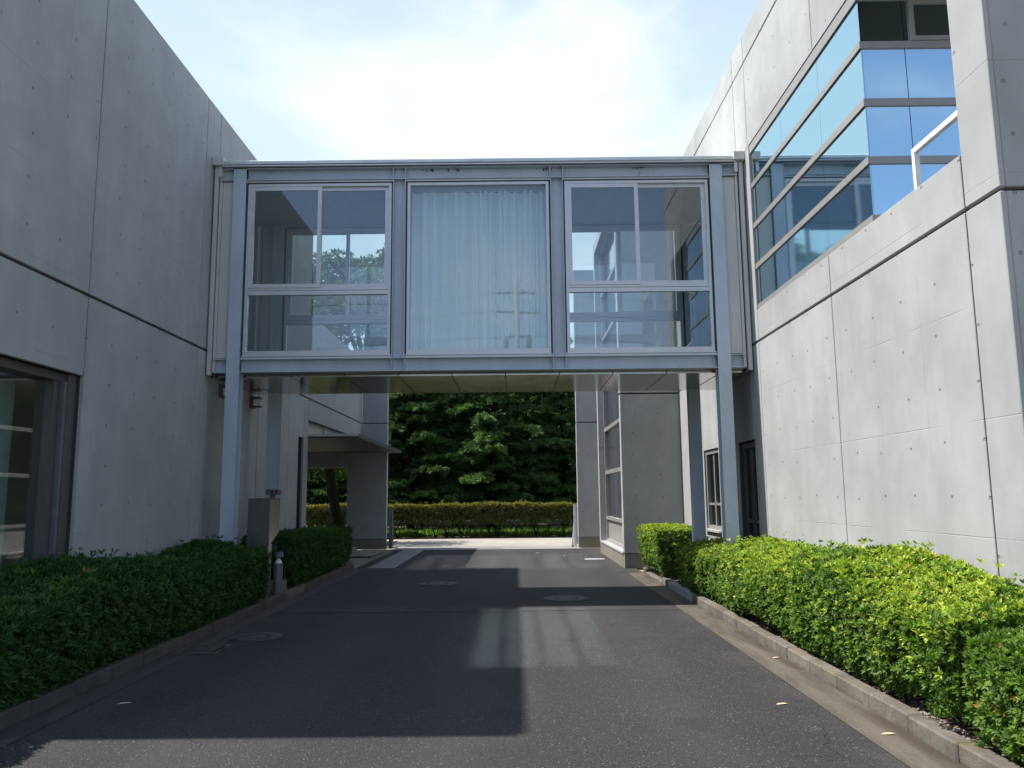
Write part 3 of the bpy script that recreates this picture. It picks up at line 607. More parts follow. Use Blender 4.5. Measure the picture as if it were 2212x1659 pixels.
# ------------------------------------------------------------------ foliage
def np_mesh(name, co, quads_idx, cols_, mat):
    """co (n,3); faces are triangles (k,3); colour per vertex"""
    m = bpy.data.meshes.new(name); nv, nf = len(co), len(quads_idx)
    m.vertices.add(nv); m.vertices.foreach_set('co', co.astype(np.float32).ravel())
    m.loops.add(nf*3); m.loops.foreach_set('vertex_index', quads_idx.astype(np.int32).ravel())
    m.polygons.add(nf); m.polygons.foreach_set('loop_start', np.arange(0, nf*3, 3, dtype=np.int32)); m.polygons.foreach_set('loop_total', np.full(nf, 3, np.int32))
    a = m.color_attributes.new('leaf_colour', 'FLOAT_COLOR', 'POINT'); a.data.foreach_set('color', np.concatenate([cols_, np.ones((nv, 1))], 1).astype(np.float32).ravel())
    m.update(); m.validate(); m.materials.append(M[mat]); return m
def norm(a): return a/np.maximum(np.linalg.norm(a, axis=-1, keepdims=True), 1e-9)
def rosettes(pts, axis, col, rng, nl, L, Wd, t0, t1, flat=1., jitter=.25):
    """one tuft of nl folded leaves at every point, spread round its axis"""
    n = len(pts); axis = norm(axis)
    ref = np.where(np.abs(axis[:, 2:3]) > .9, np.array([[1., 0, 0]]), np.array([[0, 0, 1.]]))
    tg = norm(np.cross(axis, ref)); bn = np.cross(axis, tg)
    ph = (np.arange(nl)[None, :]*2.39996+rng.uniform(0, 6.28, (n, 1))+rng.normal(0, .25, (n, nl)))
    th = rng.uniform(t0, t1, (n, nl)); ln = L*rng.uniform(.7, 1.2, (n, nl))*rng.uniform(.65, 1.3, (n, 1)); wd_ = Wd*rng.uniform(.75, 1.2, (n, nl))
    d = axis[:, None, :]*np.cos(th)[..., None]+(tg[:, None, :]*np.cos(ph)[..., None]+bn[:, None, :]*(np.sin(ph)*flat)[..., None])*np.sin(th)[..., None]
    d = norm(d); ws = norm(np.cross(d, axis[:, None, :]+rng.normal(0, jitter, (n, nl, 3)))); nn = np.cross(ws, d)
    base = pts[:, None, :]+d*(.08*ln)[..., None]; tip = pts[:, None, :]+d*ln[..., None]-nn*(ln*.10)[..., None]
    mid = pts[:, None, :]+d*(ln*.58)[..., None]
    l = mid+ws*(wd_*.5)[..., None]+nn*(wd_*.12)[..., None]; r = mid-ws*(wd_*.5)[..., None]+nn*(wd_*.12)[..., None]
    co = np.stack([base, l, tip, r], 2).reshape(-1, 3); k = n*nl; i = np.arange(k)[:, None]*4
    tri = np.concatenate([i+np.array([[0, 1, 2]]), i+np.array([[0, 2, 3]])], 0)
    c = col[:, None, :]*rng.uniform(.82, 1.18, (n, nl, 1)); c = np.repeat(c.reshape(-1, 3), 4, 0)
    return co, tri, c
def lump(p, seed, s=1.0):
    r = np.random.default_rng(seed); o = np.zeros(len(p))
    for a in (1.7, 3.1, 5.3, 8.5):
        k = r.normal(0, a*s, (3, 3)); f = r.uniform(0, 6.28, 3)
        o += (np.sin(p@k[0]+f[0])+np.sin(p@k[1]+f[1])+np.sin(p@k[2]+f[2]))/(a**.75)
    return o/3
def hedge(name, label, x0, x1, y0, y1, z0, top, seed, n, palette, L=.05, Wd=.019, nl=8, amp=.05, tuft=.0, group=None, z0f=None, cat='hedge', lean=0., sprout=0):
    """clipped hedge as a shell of leaf tufts; top(x,y) gives its height"""
    rng = np.random.default_rng(seed); dx, dy = x1-x0, y1-y0; hz_ = float(top(np.array([(x0+x1)/2]), np.array([(y0+y1)/2]))[0])-z0
    areas = np.array([dx*dy*1.1, dy*hz_, dy*hz_*.8, dx*hz_, dx*hz_]); side = rng.choice(5, n, p=areas/areas.sum())
    u = rng.random(n); v = rng.random(n); p = np.zeros((n, 3)); nr = np.zeros((n, 3))
    p[:, 0] = x0+u*dx; p[:, 1] = y0+v*dy; zf = rng.random(n)
    for k, (ax, val, sg) in enumerate(((2, 0, 1), (0, x0, -1), (0, x1, 1), (1, y0, -1), (1, y1, 1))):
        s = side == k
        if k: p[s, ax] = val
        nr[s, ax] = sg
    tz = top(p[:, 0], p[:, 1]); zb = np.full(n, z0) if z0f is None else z0f(p[:, 1])
    p[:, 2] = np.where(side == 0, tz, zb+(tz-zb)*zf)
    # round the long edges, taper to the foot
    c = np.array([(x0+x1)/2, 0, 0]); e = (p[:, 2]-zb)/np.maximum(tz-zb, .05)
    edge = np.minimum(1, np.maximum(0, (np.abs(p[:, 0]-c[0])/(dx/2)-.7)/.3)); p[:, 2] -= np.where(side == 0, .07*edge**2, 0)
    side_in = np.where(side > 0, .10*np.clip((e-.8)/.2, 0, 1)**2+.13*np.clip((.35-e)/.35, 0, 1)**1.5, 0)
    dep = rng.exponential(.045, n); lm = lump(p, seed)*amp
    p = p+nr*(lm-side_in-dep+rng.normal(0, .012, n))[:, None]
    p[:, 0] += lean*e
    if sprout:
        s = np.where(side == 0)[0]; s = s[rng.random(len(s)) < sprout]; p[s, 2] += rng.uniform(.03, .12, len(s))
    ax = norm(nr*1.0+np.array([0, 0, .75])+rng.normal(0, .35, (n, 3)))
    pal = np.array(palette['g']); col = pal[rng.integers(0, len(pal), n)]
    patch = lump(p*1.3, seed+50); young = np.clip((patch+palette.get('bias', -.2))*2.2, 0, 1)*np.where(side == 0, 1., palette.get('side', .35)*np.clip((e-.3)/.5, 0, 1))
    young = np.where(rng.random(n) < young, 1., 0)[:, None]*np.clip(1-dep/.05, 0, 1)[:, None]
    yp = np.array(palette['y']); yc = yp[rng.integers(0, len(yp), n)]
    col = col*(1-young)+yc*young
    dead = rng.random(n) < .006; col[dead] = np.array((.22, .12, .03))
    co, tri, cc = rosettes(p, ax, col, rng, nl, L, Wd, .35, 1.25)
    me = np_mesh(name+'_foliage', co, tri, cc, 'leaf')
    e_ = empty(name, ((x0+x1)/2, (y0+y1)/2, .085), label, cat, group)
    fo = bpy.data.objects.new('foliage', me); COL.objects.link(fo); fo.parent = e_; fo.matrix_parent_inverse = Matrix.Translation(-e_.location); fo['kind'] = 'stuff'
    # woody inside: crossing stems from the bed up into the leaves
    st_ = MB(); rr = random.Random(seed)
    for k in range(int(dy*16)+6):
        bx_, by_ = rr.uniform(x0+.25*dx, x1-.25*dx), rr.uniform(y0+.08, y1-.08); zt = float(top(np.array([bx_]), np.array([by_]))[0])-.12
        q = [(bx_, by_, .06), (bx_+rr.uniform(-.06, .06), by_+rr.uniform(-.06, .06), .06+.4*zt), (min(max(bx_+rr.uniform(-.25, .25), x0+.1), x1-.1)+lean*.6, by_+rr.uniform(-.12, .12), zt)]
        st_.tube(q, [.014, .010, .004], 5)
    st_.build('stems', 'bark_pale', e_)['kind'] = 'stuff'
    cr = MB(); ny = max(3, int(dy/.25)); ring = []
    for i in range(ny+1):
        y = y0+.20+(dy-.40)*i/ny; zt = float(top(np.array([(x0+x1)/2]), np.array([y]))[0])-.20; zb_ = (z0 if z0f is None else float(z0f(np.array([y]))[0]))+.22
        j = .03*math.sin(i*2.3+seed); ring.append(len(cr.v))
        cr.v += [(x0+.26+j, y, zb_), (x1-.24, y, zb_), (x1-.19+lean, y, zt-.12), (x1-.30+lean, y, zt), (x0+.30+lean+j, y, zt-.02), (x0+.20+lean+j, y, zt-.15)]
    for i in range(ny):
        a, b = ring[i], ring[i+1]
        for k in range(6): cr.f.append((a+k, a+(k+1) % 6, b+(k+1) % 6, b+k))
    cr.f.append(tuple(range(ring[0], ring[0]+6))); cr.f.append(tuple(range(ring[-1], ring[-1]+6))[::-1])
    cr.build('twig_mass', 'twig', e_)['kind'] = 'stuff'
    return e_
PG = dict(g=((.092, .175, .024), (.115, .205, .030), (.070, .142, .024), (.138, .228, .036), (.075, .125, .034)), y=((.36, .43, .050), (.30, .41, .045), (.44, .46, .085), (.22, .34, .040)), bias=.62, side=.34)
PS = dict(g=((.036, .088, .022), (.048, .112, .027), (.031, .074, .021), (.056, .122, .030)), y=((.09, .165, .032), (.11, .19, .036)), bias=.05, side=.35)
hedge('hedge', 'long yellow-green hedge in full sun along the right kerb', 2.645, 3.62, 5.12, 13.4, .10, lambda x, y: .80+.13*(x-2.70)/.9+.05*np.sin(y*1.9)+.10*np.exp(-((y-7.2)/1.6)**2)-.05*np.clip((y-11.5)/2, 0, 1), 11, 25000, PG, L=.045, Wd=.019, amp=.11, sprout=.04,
      z0f=lambda y: .11+.10*np.exp(-((y-5.45)/.5)**2)+.13*np.exp(-((y-9.3)/.6)**2))
hedge('shrub', 'green shrub at the bottom right corner in front of the yellow-green hedge', 2.70, 3.66, 3.4, 4.98, .10, lambda x, y: .70+.05*(x-2.8)+.03*np.sin(y*4), 12, 7000, dict(g=PG['g'], y=PG['y'], bias=-.5, side=.3), L=.044, Wd=.019, amp=.06, cat='shrub')
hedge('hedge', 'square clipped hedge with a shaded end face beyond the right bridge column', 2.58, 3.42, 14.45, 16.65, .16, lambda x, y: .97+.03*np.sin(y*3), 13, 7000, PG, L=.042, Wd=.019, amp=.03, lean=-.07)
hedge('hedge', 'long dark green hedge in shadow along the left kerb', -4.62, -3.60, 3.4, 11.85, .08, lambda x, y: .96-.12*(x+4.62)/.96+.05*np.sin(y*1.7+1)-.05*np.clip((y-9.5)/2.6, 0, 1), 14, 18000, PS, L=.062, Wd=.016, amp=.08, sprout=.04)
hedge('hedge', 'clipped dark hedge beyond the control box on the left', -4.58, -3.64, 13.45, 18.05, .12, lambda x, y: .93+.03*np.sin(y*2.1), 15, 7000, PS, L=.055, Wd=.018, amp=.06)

# street hedge: foliage on bare multi-stems
PH = dict(g=((.068, .084, .022), (.085, .100, .025), (.058, .074, .020), (.108, .108, .030)), y=((.16, .15, .035), (.20, .19, .045)), bias=.55, side=.12)
def long_x_hedge(name, label, x0, x1, y0, y1, zb, zt, seed, n, pal):
    rng = np.random.default_rng(seed); a = np.array([(x1-x0)*(y1-y0)*1.6, (x1-x0)*(zt-zb)]); side = rng.choice(2, n, p=a/a.sum())
    p = np.stack([rng.uniform(x0, x1, n), np.where(side == 0, rng.uniform(y0, y1, n), y0), np.where(side == 0, zt, rng.uniform(zb, zt, n))], 1)
    p[:, 2] += np.clip((p[:, 2]-zb)/(zt-zb), 0, 1)*(.03*np.sin(p[:, 0]*1.1+seed)+.018*np.sin(p[:, 0]*4.3)); sp_ = (side == 0) & (rng.random(n) < .03); p[sp_, 2] += rng.uniform(.02, .10, sp_.sum())
    nr = np.where(side[:, None] == 0, np.array([[0, 0, 1.]]), np.array([[0, -1., 0]]))
    edge = lump(p, seed); p[:, 2] = np.where(side == 1, np.maximum(p[:, 2], zb+.16*np.clip(edge+.2, 0, 1)), p[:, 2])
    p += nr*(edge*.035-rng.exponential(.05, n))[:, None]
    pal_g = np.array(pal['g']); col = pal_g[rng.integers(0, len(pal_g), n)]; yy = np.array(pal['y']); yc = yy[rng.integers(0, len(yy), n)]
    m = ((side == 0) & (rng.random(n) < .65)) | ((p[:, 2] > zt-.08) & (rng.random(n) < .5)); col = np.where(m[:, None], yc, col)
    co, tri, cc = rosettes(p, norm(nr+np.array([0, 0, .5])+rng.normal(0, .5, (n, 3))), col, rng, 6, .075, .034, .3, 1.3)
    e = empty(name, ((x0+x1)/2, (y0+y1)/2, .012), label, 'hedge')
    fo = bpy.data.objects.new('foliage', np_mesh(name+'_foliage', co, tri, cc, 'leaf')); COL.objects.link(fo); fo.parent = e; fo.matrix_parent_inverse = Matrix.Translation(-e.location); fo['kind'] = 'stuff'
    bx('twig_mass', 'twig', e, x0+.2, x1-.2, y0+.22, y1-.1, zb+.2, zt-.16)
    r = random.Random(seed); s = MB(); x = x0+.2
    while x < x1:
        yb = r.uniform(y0+.2, y1-.25)
        for k in range(r.randint(2, 5)):
            s.tube([(x+r.uniform(-.05, .05), yb, 0), (x+r.uniform(-.12, .12), yb+r.uniform(-.08, .08), .3), (x+r.uniform(-.35, .35), yb+r.uniform(-.15, .1), .75)], [.022, .018, .008], 5)
        x += r.uniform(.35, .8)
    s.build('stems', 'bark', e)['kind'] = 'stuff'
    return e
long_x_hedge('hedge', 'trimmed olive hedge on bare stems across the street', -16, 9, 30.5, 31.4, .48, 1.26, 21, 20000, PH)
# bright ground cover behind the street hedge
rg = np.random.default_rng(5); n = 9000
p = np.stack([rg.uniform(-15, 9, n), rg.uniform(30.9, 35.5, n), np.full(n, .02)], 1); keep = lump(p, 31) > -.6; p = p[keep]
colg = np.array(((.10, .20, .03), (.14, .26, .04), (.07, .15, .03), (.20, .28, .06)))[rg.integers(0, 4, len(p))]
co, tri, cc = rosettes(p, np.tile(np.array([[0, 0, 1.]]), (len(p), 1))+rg.normal(0, .2, (len(p), 3)), colg, rg, 7, .24, .06, .2, 1.0)
gc = bpy.data.objects.new('ground_cover', np_mesh('ground_cover', co, tri, cc, 'leaf')); COL.objects.link(gc); tag(gc, 'bright green ground cover under the trees behind the street hedge', 'ground cover', kind='stuff')

# ------------------------------------------------------------------ trees
def conifer_mesh(seed, Ht, Rd, low):
    """upright trunk with layered, slightly drooping boughs of feathery sprays"""
    rng = np.random.default_rng(seed); tr = MB(); lean = rng.normal(0, .15, 2)
    ts = [(lean[0]*k/5, lean[1]*k/5, Ht*k/6) for k in range(7)]; tr.tube(ts, [.19*(1-.14*k) for k in range(7)], 9)
    P_, A_, C_ = [], [], []; nb = int(Ht*8)
    for i in range(nb):
        h = low+(Ht-low)*(i/nb)**1.05; az = i*2.39996+rng.normal(0, .35); prof = (1-(h/Ht))**.62*(1 if h > 2.2 else .75)
        l = Rd*prof*rng.uniform(.55, 1.2)+.25; dirn = np.array([math.cos(az), math.sin(az), 0]); dr_ = rng.uniform(.0, .26); side = np.array([-dirn[1], dirn[0], 0])
        base = np.array([lean[0]*h/Ht, lean[1]*h/Ht, h])
        pts = [base+dirn*l*s+np.array([0, 0, 1])*(l*(.22*s-dr_*s*s*1.5)) for s in np.linspace(0, 1, 6)]
        if l > .6: tr.tube([tuple(q) for q in pts[:5]], [.030*(1-.18*k)*(l/Rd+.3) for k in range(5)], 5)
        tint = rng.uniform(.7, 1.25); yel = rng.random() < .3
        ntw = int(5+l*8)
        for k in range(ntw):                        # side twigs, each a fan of sprays
            s = .22+.78*((k+rng.random())/ntw); q = pts[min(4, int(s*5))]*(1-(s*5-min(4, int(s*5))))+pts[min(4, int(s*5))+1]*(s*5-min(4, int(s*5)))
            sg = 1 if k % 2 else -1; tl = (.18+.36*l*(1.05-s))*rng.uniform(.6, 1.2); td = norm(dirn*.75+side*sg*rng.uniform(.35, 1.1)+np.array([0, 0, rng.normal(.05, .15)]))
            m_ = int(4+tl*11)
            for w_ in range(m_):
                f = (w_+rng.random())/m_; P_.append(q+td*tl*f+np.array([0, 0, -.22*tl*f*f])+rng.normal(0, .03, 3)); A_.append(td+np.array([0, 0, -.45*f])+rng.normal(0, .22, 3))
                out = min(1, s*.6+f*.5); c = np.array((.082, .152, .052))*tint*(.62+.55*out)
                if yel and f > .5: c = c+np.array((.050, .062, .002))
                C_.append(c)
    P_, A_, C_ = np.array(P_), np.array(A_), np.array(C_)
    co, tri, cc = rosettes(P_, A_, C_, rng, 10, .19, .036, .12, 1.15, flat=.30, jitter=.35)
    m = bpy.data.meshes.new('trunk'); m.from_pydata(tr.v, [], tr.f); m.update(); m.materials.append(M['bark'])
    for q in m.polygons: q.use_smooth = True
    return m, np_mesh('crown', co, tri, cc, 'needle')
variants = [conifer_mesh(s, h, r, lo_) for s, h, r, lo_ in ((101, 12.5, 2.9, .9), (102, 11.5, 2.6, 1.1), (103, 13, 3.1, .6))]
def plant(v, loc, sc_, rz, label, name='conifer_tree', cat='tree', group='trees across the street'):
    e = empty(name, loc, label, cat, group); e.rotation_euler = (0, 0, rz); e.scale = (sc_,)*3
    for nm, me in zip(('trunk', 'crown'), variants[v]):
        o = bpy.data.objects.new(nm, me); COL.objects.link(o); o.parent = e
    return e
spots = [(-1.0, 34.9, .98, 2, 'centre conifer across the street, nearest to the olive hedge'), (-4.6, 35.4, 1.0, 0, 'tall conifer seen just right of the entrance canopy tip'), (2.3, 35.8, .78, 1, 'conifer seen beside the right gate wall'),
         (-8.9, 35.0, .78, 2, 'conifer of the front row to the left of the entrance canopy'), (-12.2, 35.8, .95, 1, 'leftmost conifer of the front row across the street'), (5.9, 36.2, .7, 0, 'rightmost conifer of the front row, hidden behind the gate wall'),
         (.8, 38.6, .8, 1, 'dark conifer in the second row right of the centre'), (-2.9, 38.9, .86, 0, 'dark conifer in the second row left of the centre'), (-6.6, 39.0, .9, 1, 'dark conifer in the second row behind the entrance canopy'), (4.0, 39.4, .75, 2, 'dark conifer in the second row at the right gate wall'),
         (-10.4, 39.5, .9, 2, 'dark conifer in the second row at the far left'), (-1.2, 42.5, .85, 2, 'deepest conifer in the middle of the wood'), (2.6, 43, .75, 0, 'deepest conifer at the right of the wood'), (-5.0, 43, .9, 1, 'deepest conifer at the left of the wood'),
         (.9, 46.5, .85, 1, 'conifer far back in the wood right of the middle'), (-3.2, 46.8, .9, 2, 'conifer far back in the wood left of the middle'), (-7.6, 46, .95, 0, 'conifer far back in the wood behind the canopy'), (4.8, 46, .8, 2, 'conifer far back in the wood at the right'), (-13.5, 41, .9, 0, 'far left conifer of the second row')]
rnd = random.Random(4)
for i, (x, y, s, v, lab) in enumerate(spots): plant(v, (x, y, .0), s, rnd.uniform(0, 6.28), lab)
rw = np.random.default_rng(91); n = 16000
p = np.stack([rw.uniform(-30, 26, n), rw.uniform(47, 53, n), rw.uniform(.2, 1, n)*9.5], 1); p[:, 2] *= .75+.25*np.clip(lump(p*np.array([[.5, .5, 0]]), 17)+.5, 0, 1)
colw = np.array(((.034, .072, .022), (.045, .090, .028), (.028, .060, .020)))[rw.integers(0, 3, n)]
co, tri, cc = rosettes(p, rw.normal(0, 1, (n, 3))+np.array([0, -.6, .5]), colw, rw, 6, .62, .30, .4, 1.4)
wm = bpy.data.objects.new('woodland', np_mesh('woodland', co, tri, cc, 'needle')); COL.objects.link(wm); tag(wm, 'dark mass of woodland behind the conifers across the street', 'woodland', kind='stuff')
def broadleaf(name, loc, label, seed, trunk_pts, rads, clumps, leaf, palette, n_leaf, group=None, mat='leaf'):
    e = empty(name, loc, label, 'tree', group); rng = np.random.default_rng(seed); t_ = MB(); t_.tube(trunk_pts, rads, 10); top_ = Vector(trunk_pts[-1])
    P_, A_ = [], []
    for (cx_, cy2, cz, r) in clumps:
        t_.tube([trunk_pts[-2], ((top_.x+cx_)/2, (top_.y+cy2)/2, (top_.z+cz)/2+.2), (cx_, cy2, cz)], [rads[-1]*.8, rads[-1]*.5, .02], 6)
        k = int(n_leaf*r*r); d_ = norm(rng.normal(0, 1, (k, 3))); rr = r*(.55+.5*rng.random((k, 1)))*(1+.25*lump(d_*2, seed)[:, None])
        P_.append(np.array([cx_, cy2, cz])+d_*rr*np.array([1, 1, .75])); A_.append(d_+np.array([0, 0, .3]))
    P_, A_ = np.concatenate(P_), np.concatenate(A_); pal = np.array(palette); C_ = pal[rng.integers(0, len(pal), len(P_))]
    co, tri, cc = rosettes(P_, A_, C_, rng, 6, leaf, leaf*.45, .4, 1.4)
    m = bpy.data.meshes.new('trunk'); m.from_pydata(t_.v, [], t_.f); m.update(); m.materials.append(M['bark'])
    for q in m.polygons: q.use_smooth = True
    for nm, me in (('trunk', m), ('crown', np_mesh('crown', co, tri, cc, mat))):
        o = bpy.data.objects.new(nm, me); COL.objects.link(o); o.parent = e
    return e
GRN = ((.045, .10, .025), (.06, .13, .03), (.035, .08, .022), (.08, .15, .035))
broadleaf('broadleaf_tree', (-6.35, 27.6, .0), 'dark leaning tree trunk seen through the opening under the entrance canopy', 41, [(.55, 0, 0), (.30, 0, .7), (.05, .05, 1.7), (-.1, .05, 2.8), (.1, .1, 4.0)], [.21, .19, .17, .15, .12],
          [(-1.7, -.1, 3.3, 1.2), (-2.4, .2, 4.6, 1.3), (-.9, .2, 3.6, 1.1), (.9, .4, 4.1, 1.2), (0, -.6, 5.0, 1.3), (.3, .6, 3.3, .9), (-.3, 1.0, 2.6, .7)], .13, GRN, 420)  # left-hand crown clumps added to keep the sun off the trunk
broadleaf('broadleaf_tree', (-6.9, 37.2, .012), 'round-crowned tree whose top shows through the left bridge window', 44, [(0, 0, 0), (.1, 0, 3), (-.1, .1, 6), (0, 0, 8.2)], [.3, .26, .2, .14],
          [(-1.9, 0, 8.6, 1.7), (1.6, .3, 8.3, 1.7), (0, .6, 10.0, 1.7), (.5, -.9, 9.2, 1.6), (-1.3, -.6, 10.2, 1.3), (2.6, 0, 7.2, 1.4), (-3.0, .2, 7.4, 1.5), (1.2, .2, 11.0, 1.0)], .20, ((.060, .110, .040), (.075, .130, .045), (.050, .095, .036)), 360, group='trees across the street').scale = (1.17, 1.17, 1.17)
bx('tree_bed', 'soil', None, -12, -4.2, 26.0, 29.0, -.03, .012); tag(bpy.data.objects['tree_bed'], kind='structure')
long_x_hedge('low_hedge', 'low dark planting at the foot of the leaning tree beyond the canopy', -11.8, -4.35, 26.35, 27.3, .05, .36, 33, 5000, dict(g=PS['g'], y=PS['g']))
# what stands behind the camera and shows in the glass
broadleaf('broadleaf_tree', (-8.6, -15, -.03), 'broad green tree reflected in the left bridge window', 42, [(0, 0, 0), (.1, 0, 2.0), (-.1, .1, 3.6), (0, 0, 4.6)], [.28, .24, .2, .15],
          [(-1.6, 0, 5.0, 1.5), (1.5, .3, 5.2, 1.6), (0, .8, 6.8, 1.7), (.3, -1, 5.9, 1.6), (-1, 1, 4, 1.3), (1.8, -.4, 4.2, 1.3), (-.8, 0, 8.0, 1.1), (1.9, 0, 7.3, 1.0)], .16, GRN, 330)
broadleaf('broadleaf_tree', (-14, -17, -.03), 'dark green tree reflected at the edge of the left bridge window', 43, [(0, 0, 0), (.1, 0, 2.5), (-.1, .1, 4.5), (0, 0, 6)], [.28, .24, .2, .15],
          [(-1.6, 0, 6.4, 1.7), (1.5, .3, 6.6, 1.8), (0, .8, 8.3, 1.9), (.3, -1, 7.2, 1.8)], .16, GRN, 330)
up = empty('utility_pole', (0.2, -17, -.03), 'concrete utility pole with wires reflected in the middle bridge window', 'utility pole')
MB().lathe([(.19, 0), (.11, 12.9)], .2, -17, 14).build('pole', 'pole_concrete', up, smooth=True)
for zz_, hw in ((12.2, .9), (11.2, 1.0), (9.9, .7)): bx('crossarm', 'pole_concrete', up, .2-hw, .2+hw, -17.14, -17.03, zz_, zz_+.1)
for xx_ in (-.62, .62): MB().lathe([(.16, 9.3), (.18, 9.35), (.18, 9.85), (.15, 9.9)], .2+xx_, -17.1, 14).build('transformer', 'pole_concrete', up)
wr = MB()
for (zz_, yy_) in ((12.32, -17.1), (11.32, -17.1), (10.02, -17.1), (8.6, -17.1)):
    wr.tube([(-40+4*k, yy_, zz_-.9*(1-((k-5)/5)**2)*(1 if k <= 10 else 0)-.9*(1-((k-15)/5)**2)*(1 if k > 10 else 0)) for k in range(21)], .011, 5)
wr.build('wires', 'wire', up)

# ------------------------------------------------------------------ small things
cb_ = empty('control_box', (-3.95, 12.6, .085), 'stainless gate control box with a sloped underside on a wide post', 'control box')
m = MB(); m.prism([(12.42, .86), (12.93, 1.06), (12.93, 1.57), (12.42, 1.57)], 0, -4.13, -3.785); m.build('cabinet', 'stainless', cb_)
bx('cabinet_top', 'dark_metal', cb_, -4.14, -3.775, 12.40, 12.94, 1.572, 1.592, c=.006)
bx('post', 'stainless', cb_, -4.05, -3.81, 12.46, 12.64, .085, .885)
bx('door_panel', 'dark_metal', cb_, -4.125, -3.79, 12.406, 12.418, .90, 1.565)
sn = empty('sensor_unit', (-3.80, 12.7, 1.592), 'small dark sensor unit on top of the control box', 'sensor')
bx('body', 'dark_metal', sn, -3.93, -3.72, 12.62, 12.76, 1.645, 1.73, c=.01); bx('foot', 'dark_metal', sn, -3.87, -3.80, 12.65, 12.73, 1.592, 1.645)
for xx_ in (-3.82, -3.76): bx('lens', 'lens', sn, xx_-.020, xx_+.020, 12.614, 12.62, 1.668, 1.708)
bo = empty('bollard_light', (-3.765, 12.84, .085), 'short grey bollard light beside the control box at the left kerb', 'bollard')
bxx, byy = -3.755, 12.84
MB().lathe([(.072, .085), (.072, .56), (.066, .575)], bxx, byy, 24).build('shaft', 'bollard_grey', bo, smooth=False)
MB().lathe([(.060, .576), (.018, .65)], bxx, byy, 20).build('reflector', 'white_paint', bo)
MB().lathe([(.062, .66), (.070, .668), (.070, .735), (.060, .745)], bxx, byy, 24).build('cap', 'bollard_grey', bo)
MB().lathe([(.02, .64), (.02, .67)], bxx, byy, 12).build('stem', 'bollard_grey', bo)
blk = bx('concrete_block', 'plinth_concrete', None, -4.02, -3.78, 13.15, 13.45, .085, .26, c=.01); tag(blk, 'low concrete block on the left planting bed behind the bollard', 'block')
blk = bx('concrete_block', 'kerb_pale', None, 2.80, 3.22, 13.55, 13.75, .085, .30, c=.012); tag(blk, 'low pale concrete block at the end of the right hedge', 'block')
# gate
gp = empty('gate_post', (-3.85, 25.05, 0), 'grey steel gate post at the left end wall', 'post'); bx('shaft', 'bollard_grey', gp, -3.92, -3.80, 25.0, 25.12, .006, 1.21, c=.008); bx('catch', 'dark_metal', gp, -3.798, -3.775, 25.03, 25.09, .25, .36)
gt = empty('sliding_gate', (1.86, 25.1, 0), 'white sliding gate leaf folded back against the right gate wall', 'gate')
bx('leaf_edge', 'white_paint', gt, 1.82, 1.90, 24.95, 25.03, .03, 1.30); bx('leaf_panel', 'white_paint', gt, 1.90, 4.4, 24.96, 25.02, .1, 1.28)
m = MB(); m.prism([(1.74, .12), (1.818, .12), (1.818, .80)], 1, 24.97, 25.01)
m.v = [(v[2], v[1], v[0]) for v in m.v]; m.build('stay', 'white_paint', gt)
bx('wheel_box', 'white_paint', gt, 1.73, 1.82, 24.96, 25.02, .05, .118); MB().lathe([(.03, .006), (.03, .05)], 1.77, 24.99, 10).build('wheel', 'lens', gt)
gr_ = empty('pipe_rail', (-8, 26.1, .0), 'thin white pipe rail seen through the opening under the canopy', 'rail')
MB().tube([(-12, 26.1, .40), (-4.5, 26.1, .40)], .014, 8).build('rail', 'white_paint', gr_)
for xx_ in (-12, -10.1, -8.2, -6.3, -4.5): MB().tube([(xx_, 26.1, .012), (xx_, 26.1, .39)], .014, 8).build('post', 'white_paint', gr_)
# manholes
def manhole(x, y, r, label, mat='iron'):
    e = empty('manhole_cover', (x, y, 0), label, 'manhole cover', 'manhole covers in the asphalt')
    MB().lathe([(r, .002), (r, .009)], x, y, 36).build('rim', mat, e); q = MB(); q.lathe([(r-.035, .0095), (r-.035, .014)], x, y, 32).build('lid', mat, e)
    rb_ = MB()
    for a in range(6):
        for k in (-1, 1):
            an = a*math.pi/6; rr = r*.5*k; rb_.box(x+rr*math.cos(an)-.035, x+rr*math.cos(an)+.035, y+rr*math.sin(an)-.02, y+rr*math.sin(an)+.02, .0142, .018)
    rb_.build('tread_pattern', mat, e)
manhole(-1.43, 14.95, .36, 'round manhole cover in the middle of the shaded drive under the bridge')
manhole(.78, 12.68, .36, 'round manhole cover at the sun edge in front of the right side')
manhole(-3.0, 9.5, .30, 'round manhole cover beside the left gutter')
manhole(1.97, 20.2, .26, 'pale round manhole cover beyond the bridge near the projecting block', 'kerb_pale')
e = empty('drain_grate', (-3.35, 8.75, 0), 'rectangular steel drain grate in the left gutter', 'drain grate')
fr_ = MB(); fr_.box(-3.58, -3.10, 8.50, 8.54, .006, .016); fr_.box(-3.58, -3.10, 8.96, 9.0, .006, .016); fr_.box(-3.58, -3.54, 8.54, 8.96, .006, .016); fr_.box(-3.14, -3.10, 8.54, 8.96, .006, .016); fr_.build('frame', 'stainless', e)
bx('lid', 'iron', e, -3.50, -3.18, 8.56, 8.94, .007, .0135)
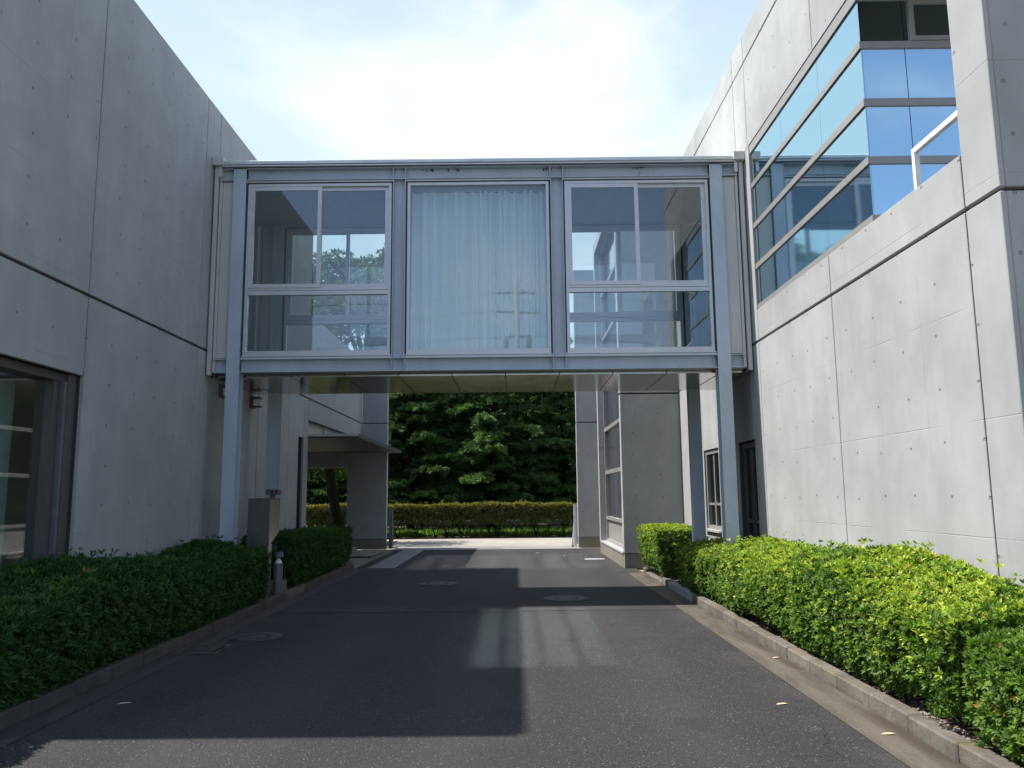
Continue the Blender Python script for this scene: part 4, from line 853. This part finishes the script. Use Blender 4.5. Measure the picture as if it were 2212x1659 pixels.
# pebbles and fallen leaves
rp = np.random.default_rng(8); vs_, fs_ = [], []
octv = np.array(((1, 0, 0), (-1, 0, 0), (0, 1, 0), (0, -1, 0), (0, 0, 1), (0, 0, -1)), float); octf = ((0, 2, 4), (2, 1, 4), (1, 3, 4), (3, 0, 4), (2, 0, 5), (1, 2, 5), (3, 1, 5), (0, 3, 5))
pm = MB()
for k in range(900):
    y = rp.uniform(3.4, 7.5) if k < 600 else rp.uniform(7.5, 16.5); x = rp.uniform(2.76, 3.1); s = rp.uniform(.008, .022); b = len(pm.v); q = octv*s*rp.uniform(.6, 1.2, (6, 3))*np.array([1, 1, .6])
    a = rp.uniform(0, 6.28); ca, sa = math.cos(a), math.sin(a)
    pm.v += [(x+v[0]*ca-v[1]*sa, y+v[0]*sa+v[1]*ca, .092+v[2]) for v in q]; pm.f += [tuple(b+i for i in f) for f in octf]
tag(pm.build('gravel', 'pebble', None), 'small pale pebbles scattered on the right planting bed', 'gravel', kind='stuff')
lf = MB()
for k in range(260):
    y = rp.uniform(3.4, 16.5); x = rp.uniform(2.76, 2.98); s = rp.uniform(.015, .03); a = rp.uniform(0, 6.28); b = len(lf.v)
    for (u, v, z) in ((-1, 0, 0), (0, .4, .006), (1, 0, .004), (0, -.4, .006)): lf.v.append((x+s*(u*math.cos(a)-v*math.sin(a)), y+s*(u*math.sin(a)+v*math.cos(a)), .112+z))
    lf.f.append((b, b+1, b+2, b+3))
tag(lf.build('leaf_litter', 'dead_leaf', None), 'dry brown leaves lying on the right planting bed', 'leaf litter', kind='stuff')
def fallen(x, y, z, s, a, label, mat='pale_leaf'):
    m = MB(); pr = ((-1, 0, 0), (-.4, .3, .10), (.4, .28, .12), (1, 0, .05), (.4, -.28, .10), (-.4, -.3, .08))
    for dz in (0, .002):
        for (u, v, h) in pr: m.v.append((x+s*(u*math.cos(a)-v*math.sin(a)), y+s*(u*math.sin(a)+v*math.cos(a)), z+h*s+dz))
    m.f = [tuple(range(6))[::-1], tuple(range(6, 12))]+[(i, (i+1) % 6, 6+(i+1) % 6, 6+i) for i in range(6)]
    tag(m.build('fallen_leaf', mat, None), label, 'leaf', 'fallen leaves')
fallen(2.53, 8.05, .006, .045, .4, 'pale fallen leaf standing against the right kerb'); fallen(2.02, 6.35, .001, .05, .2, 'fallen leaf on the asphalt beside the right gutter')
fallen(2.46, 5.55, .006, .05, 0, 'white fallen leaf in the right gutter'); fallen(-3.1, 6.55, .001, .05, .3, 'dull fallen leaf on the shaded asphalt by the left kerb')
fallen(.62, 22.6, .001, .07, .3, 'pale scrap on the asphalt near the gate threshold')
fallen(1.3, 21.6, .001, .07, 1.3, 'pale scrap on the asphalt near the far manhole')
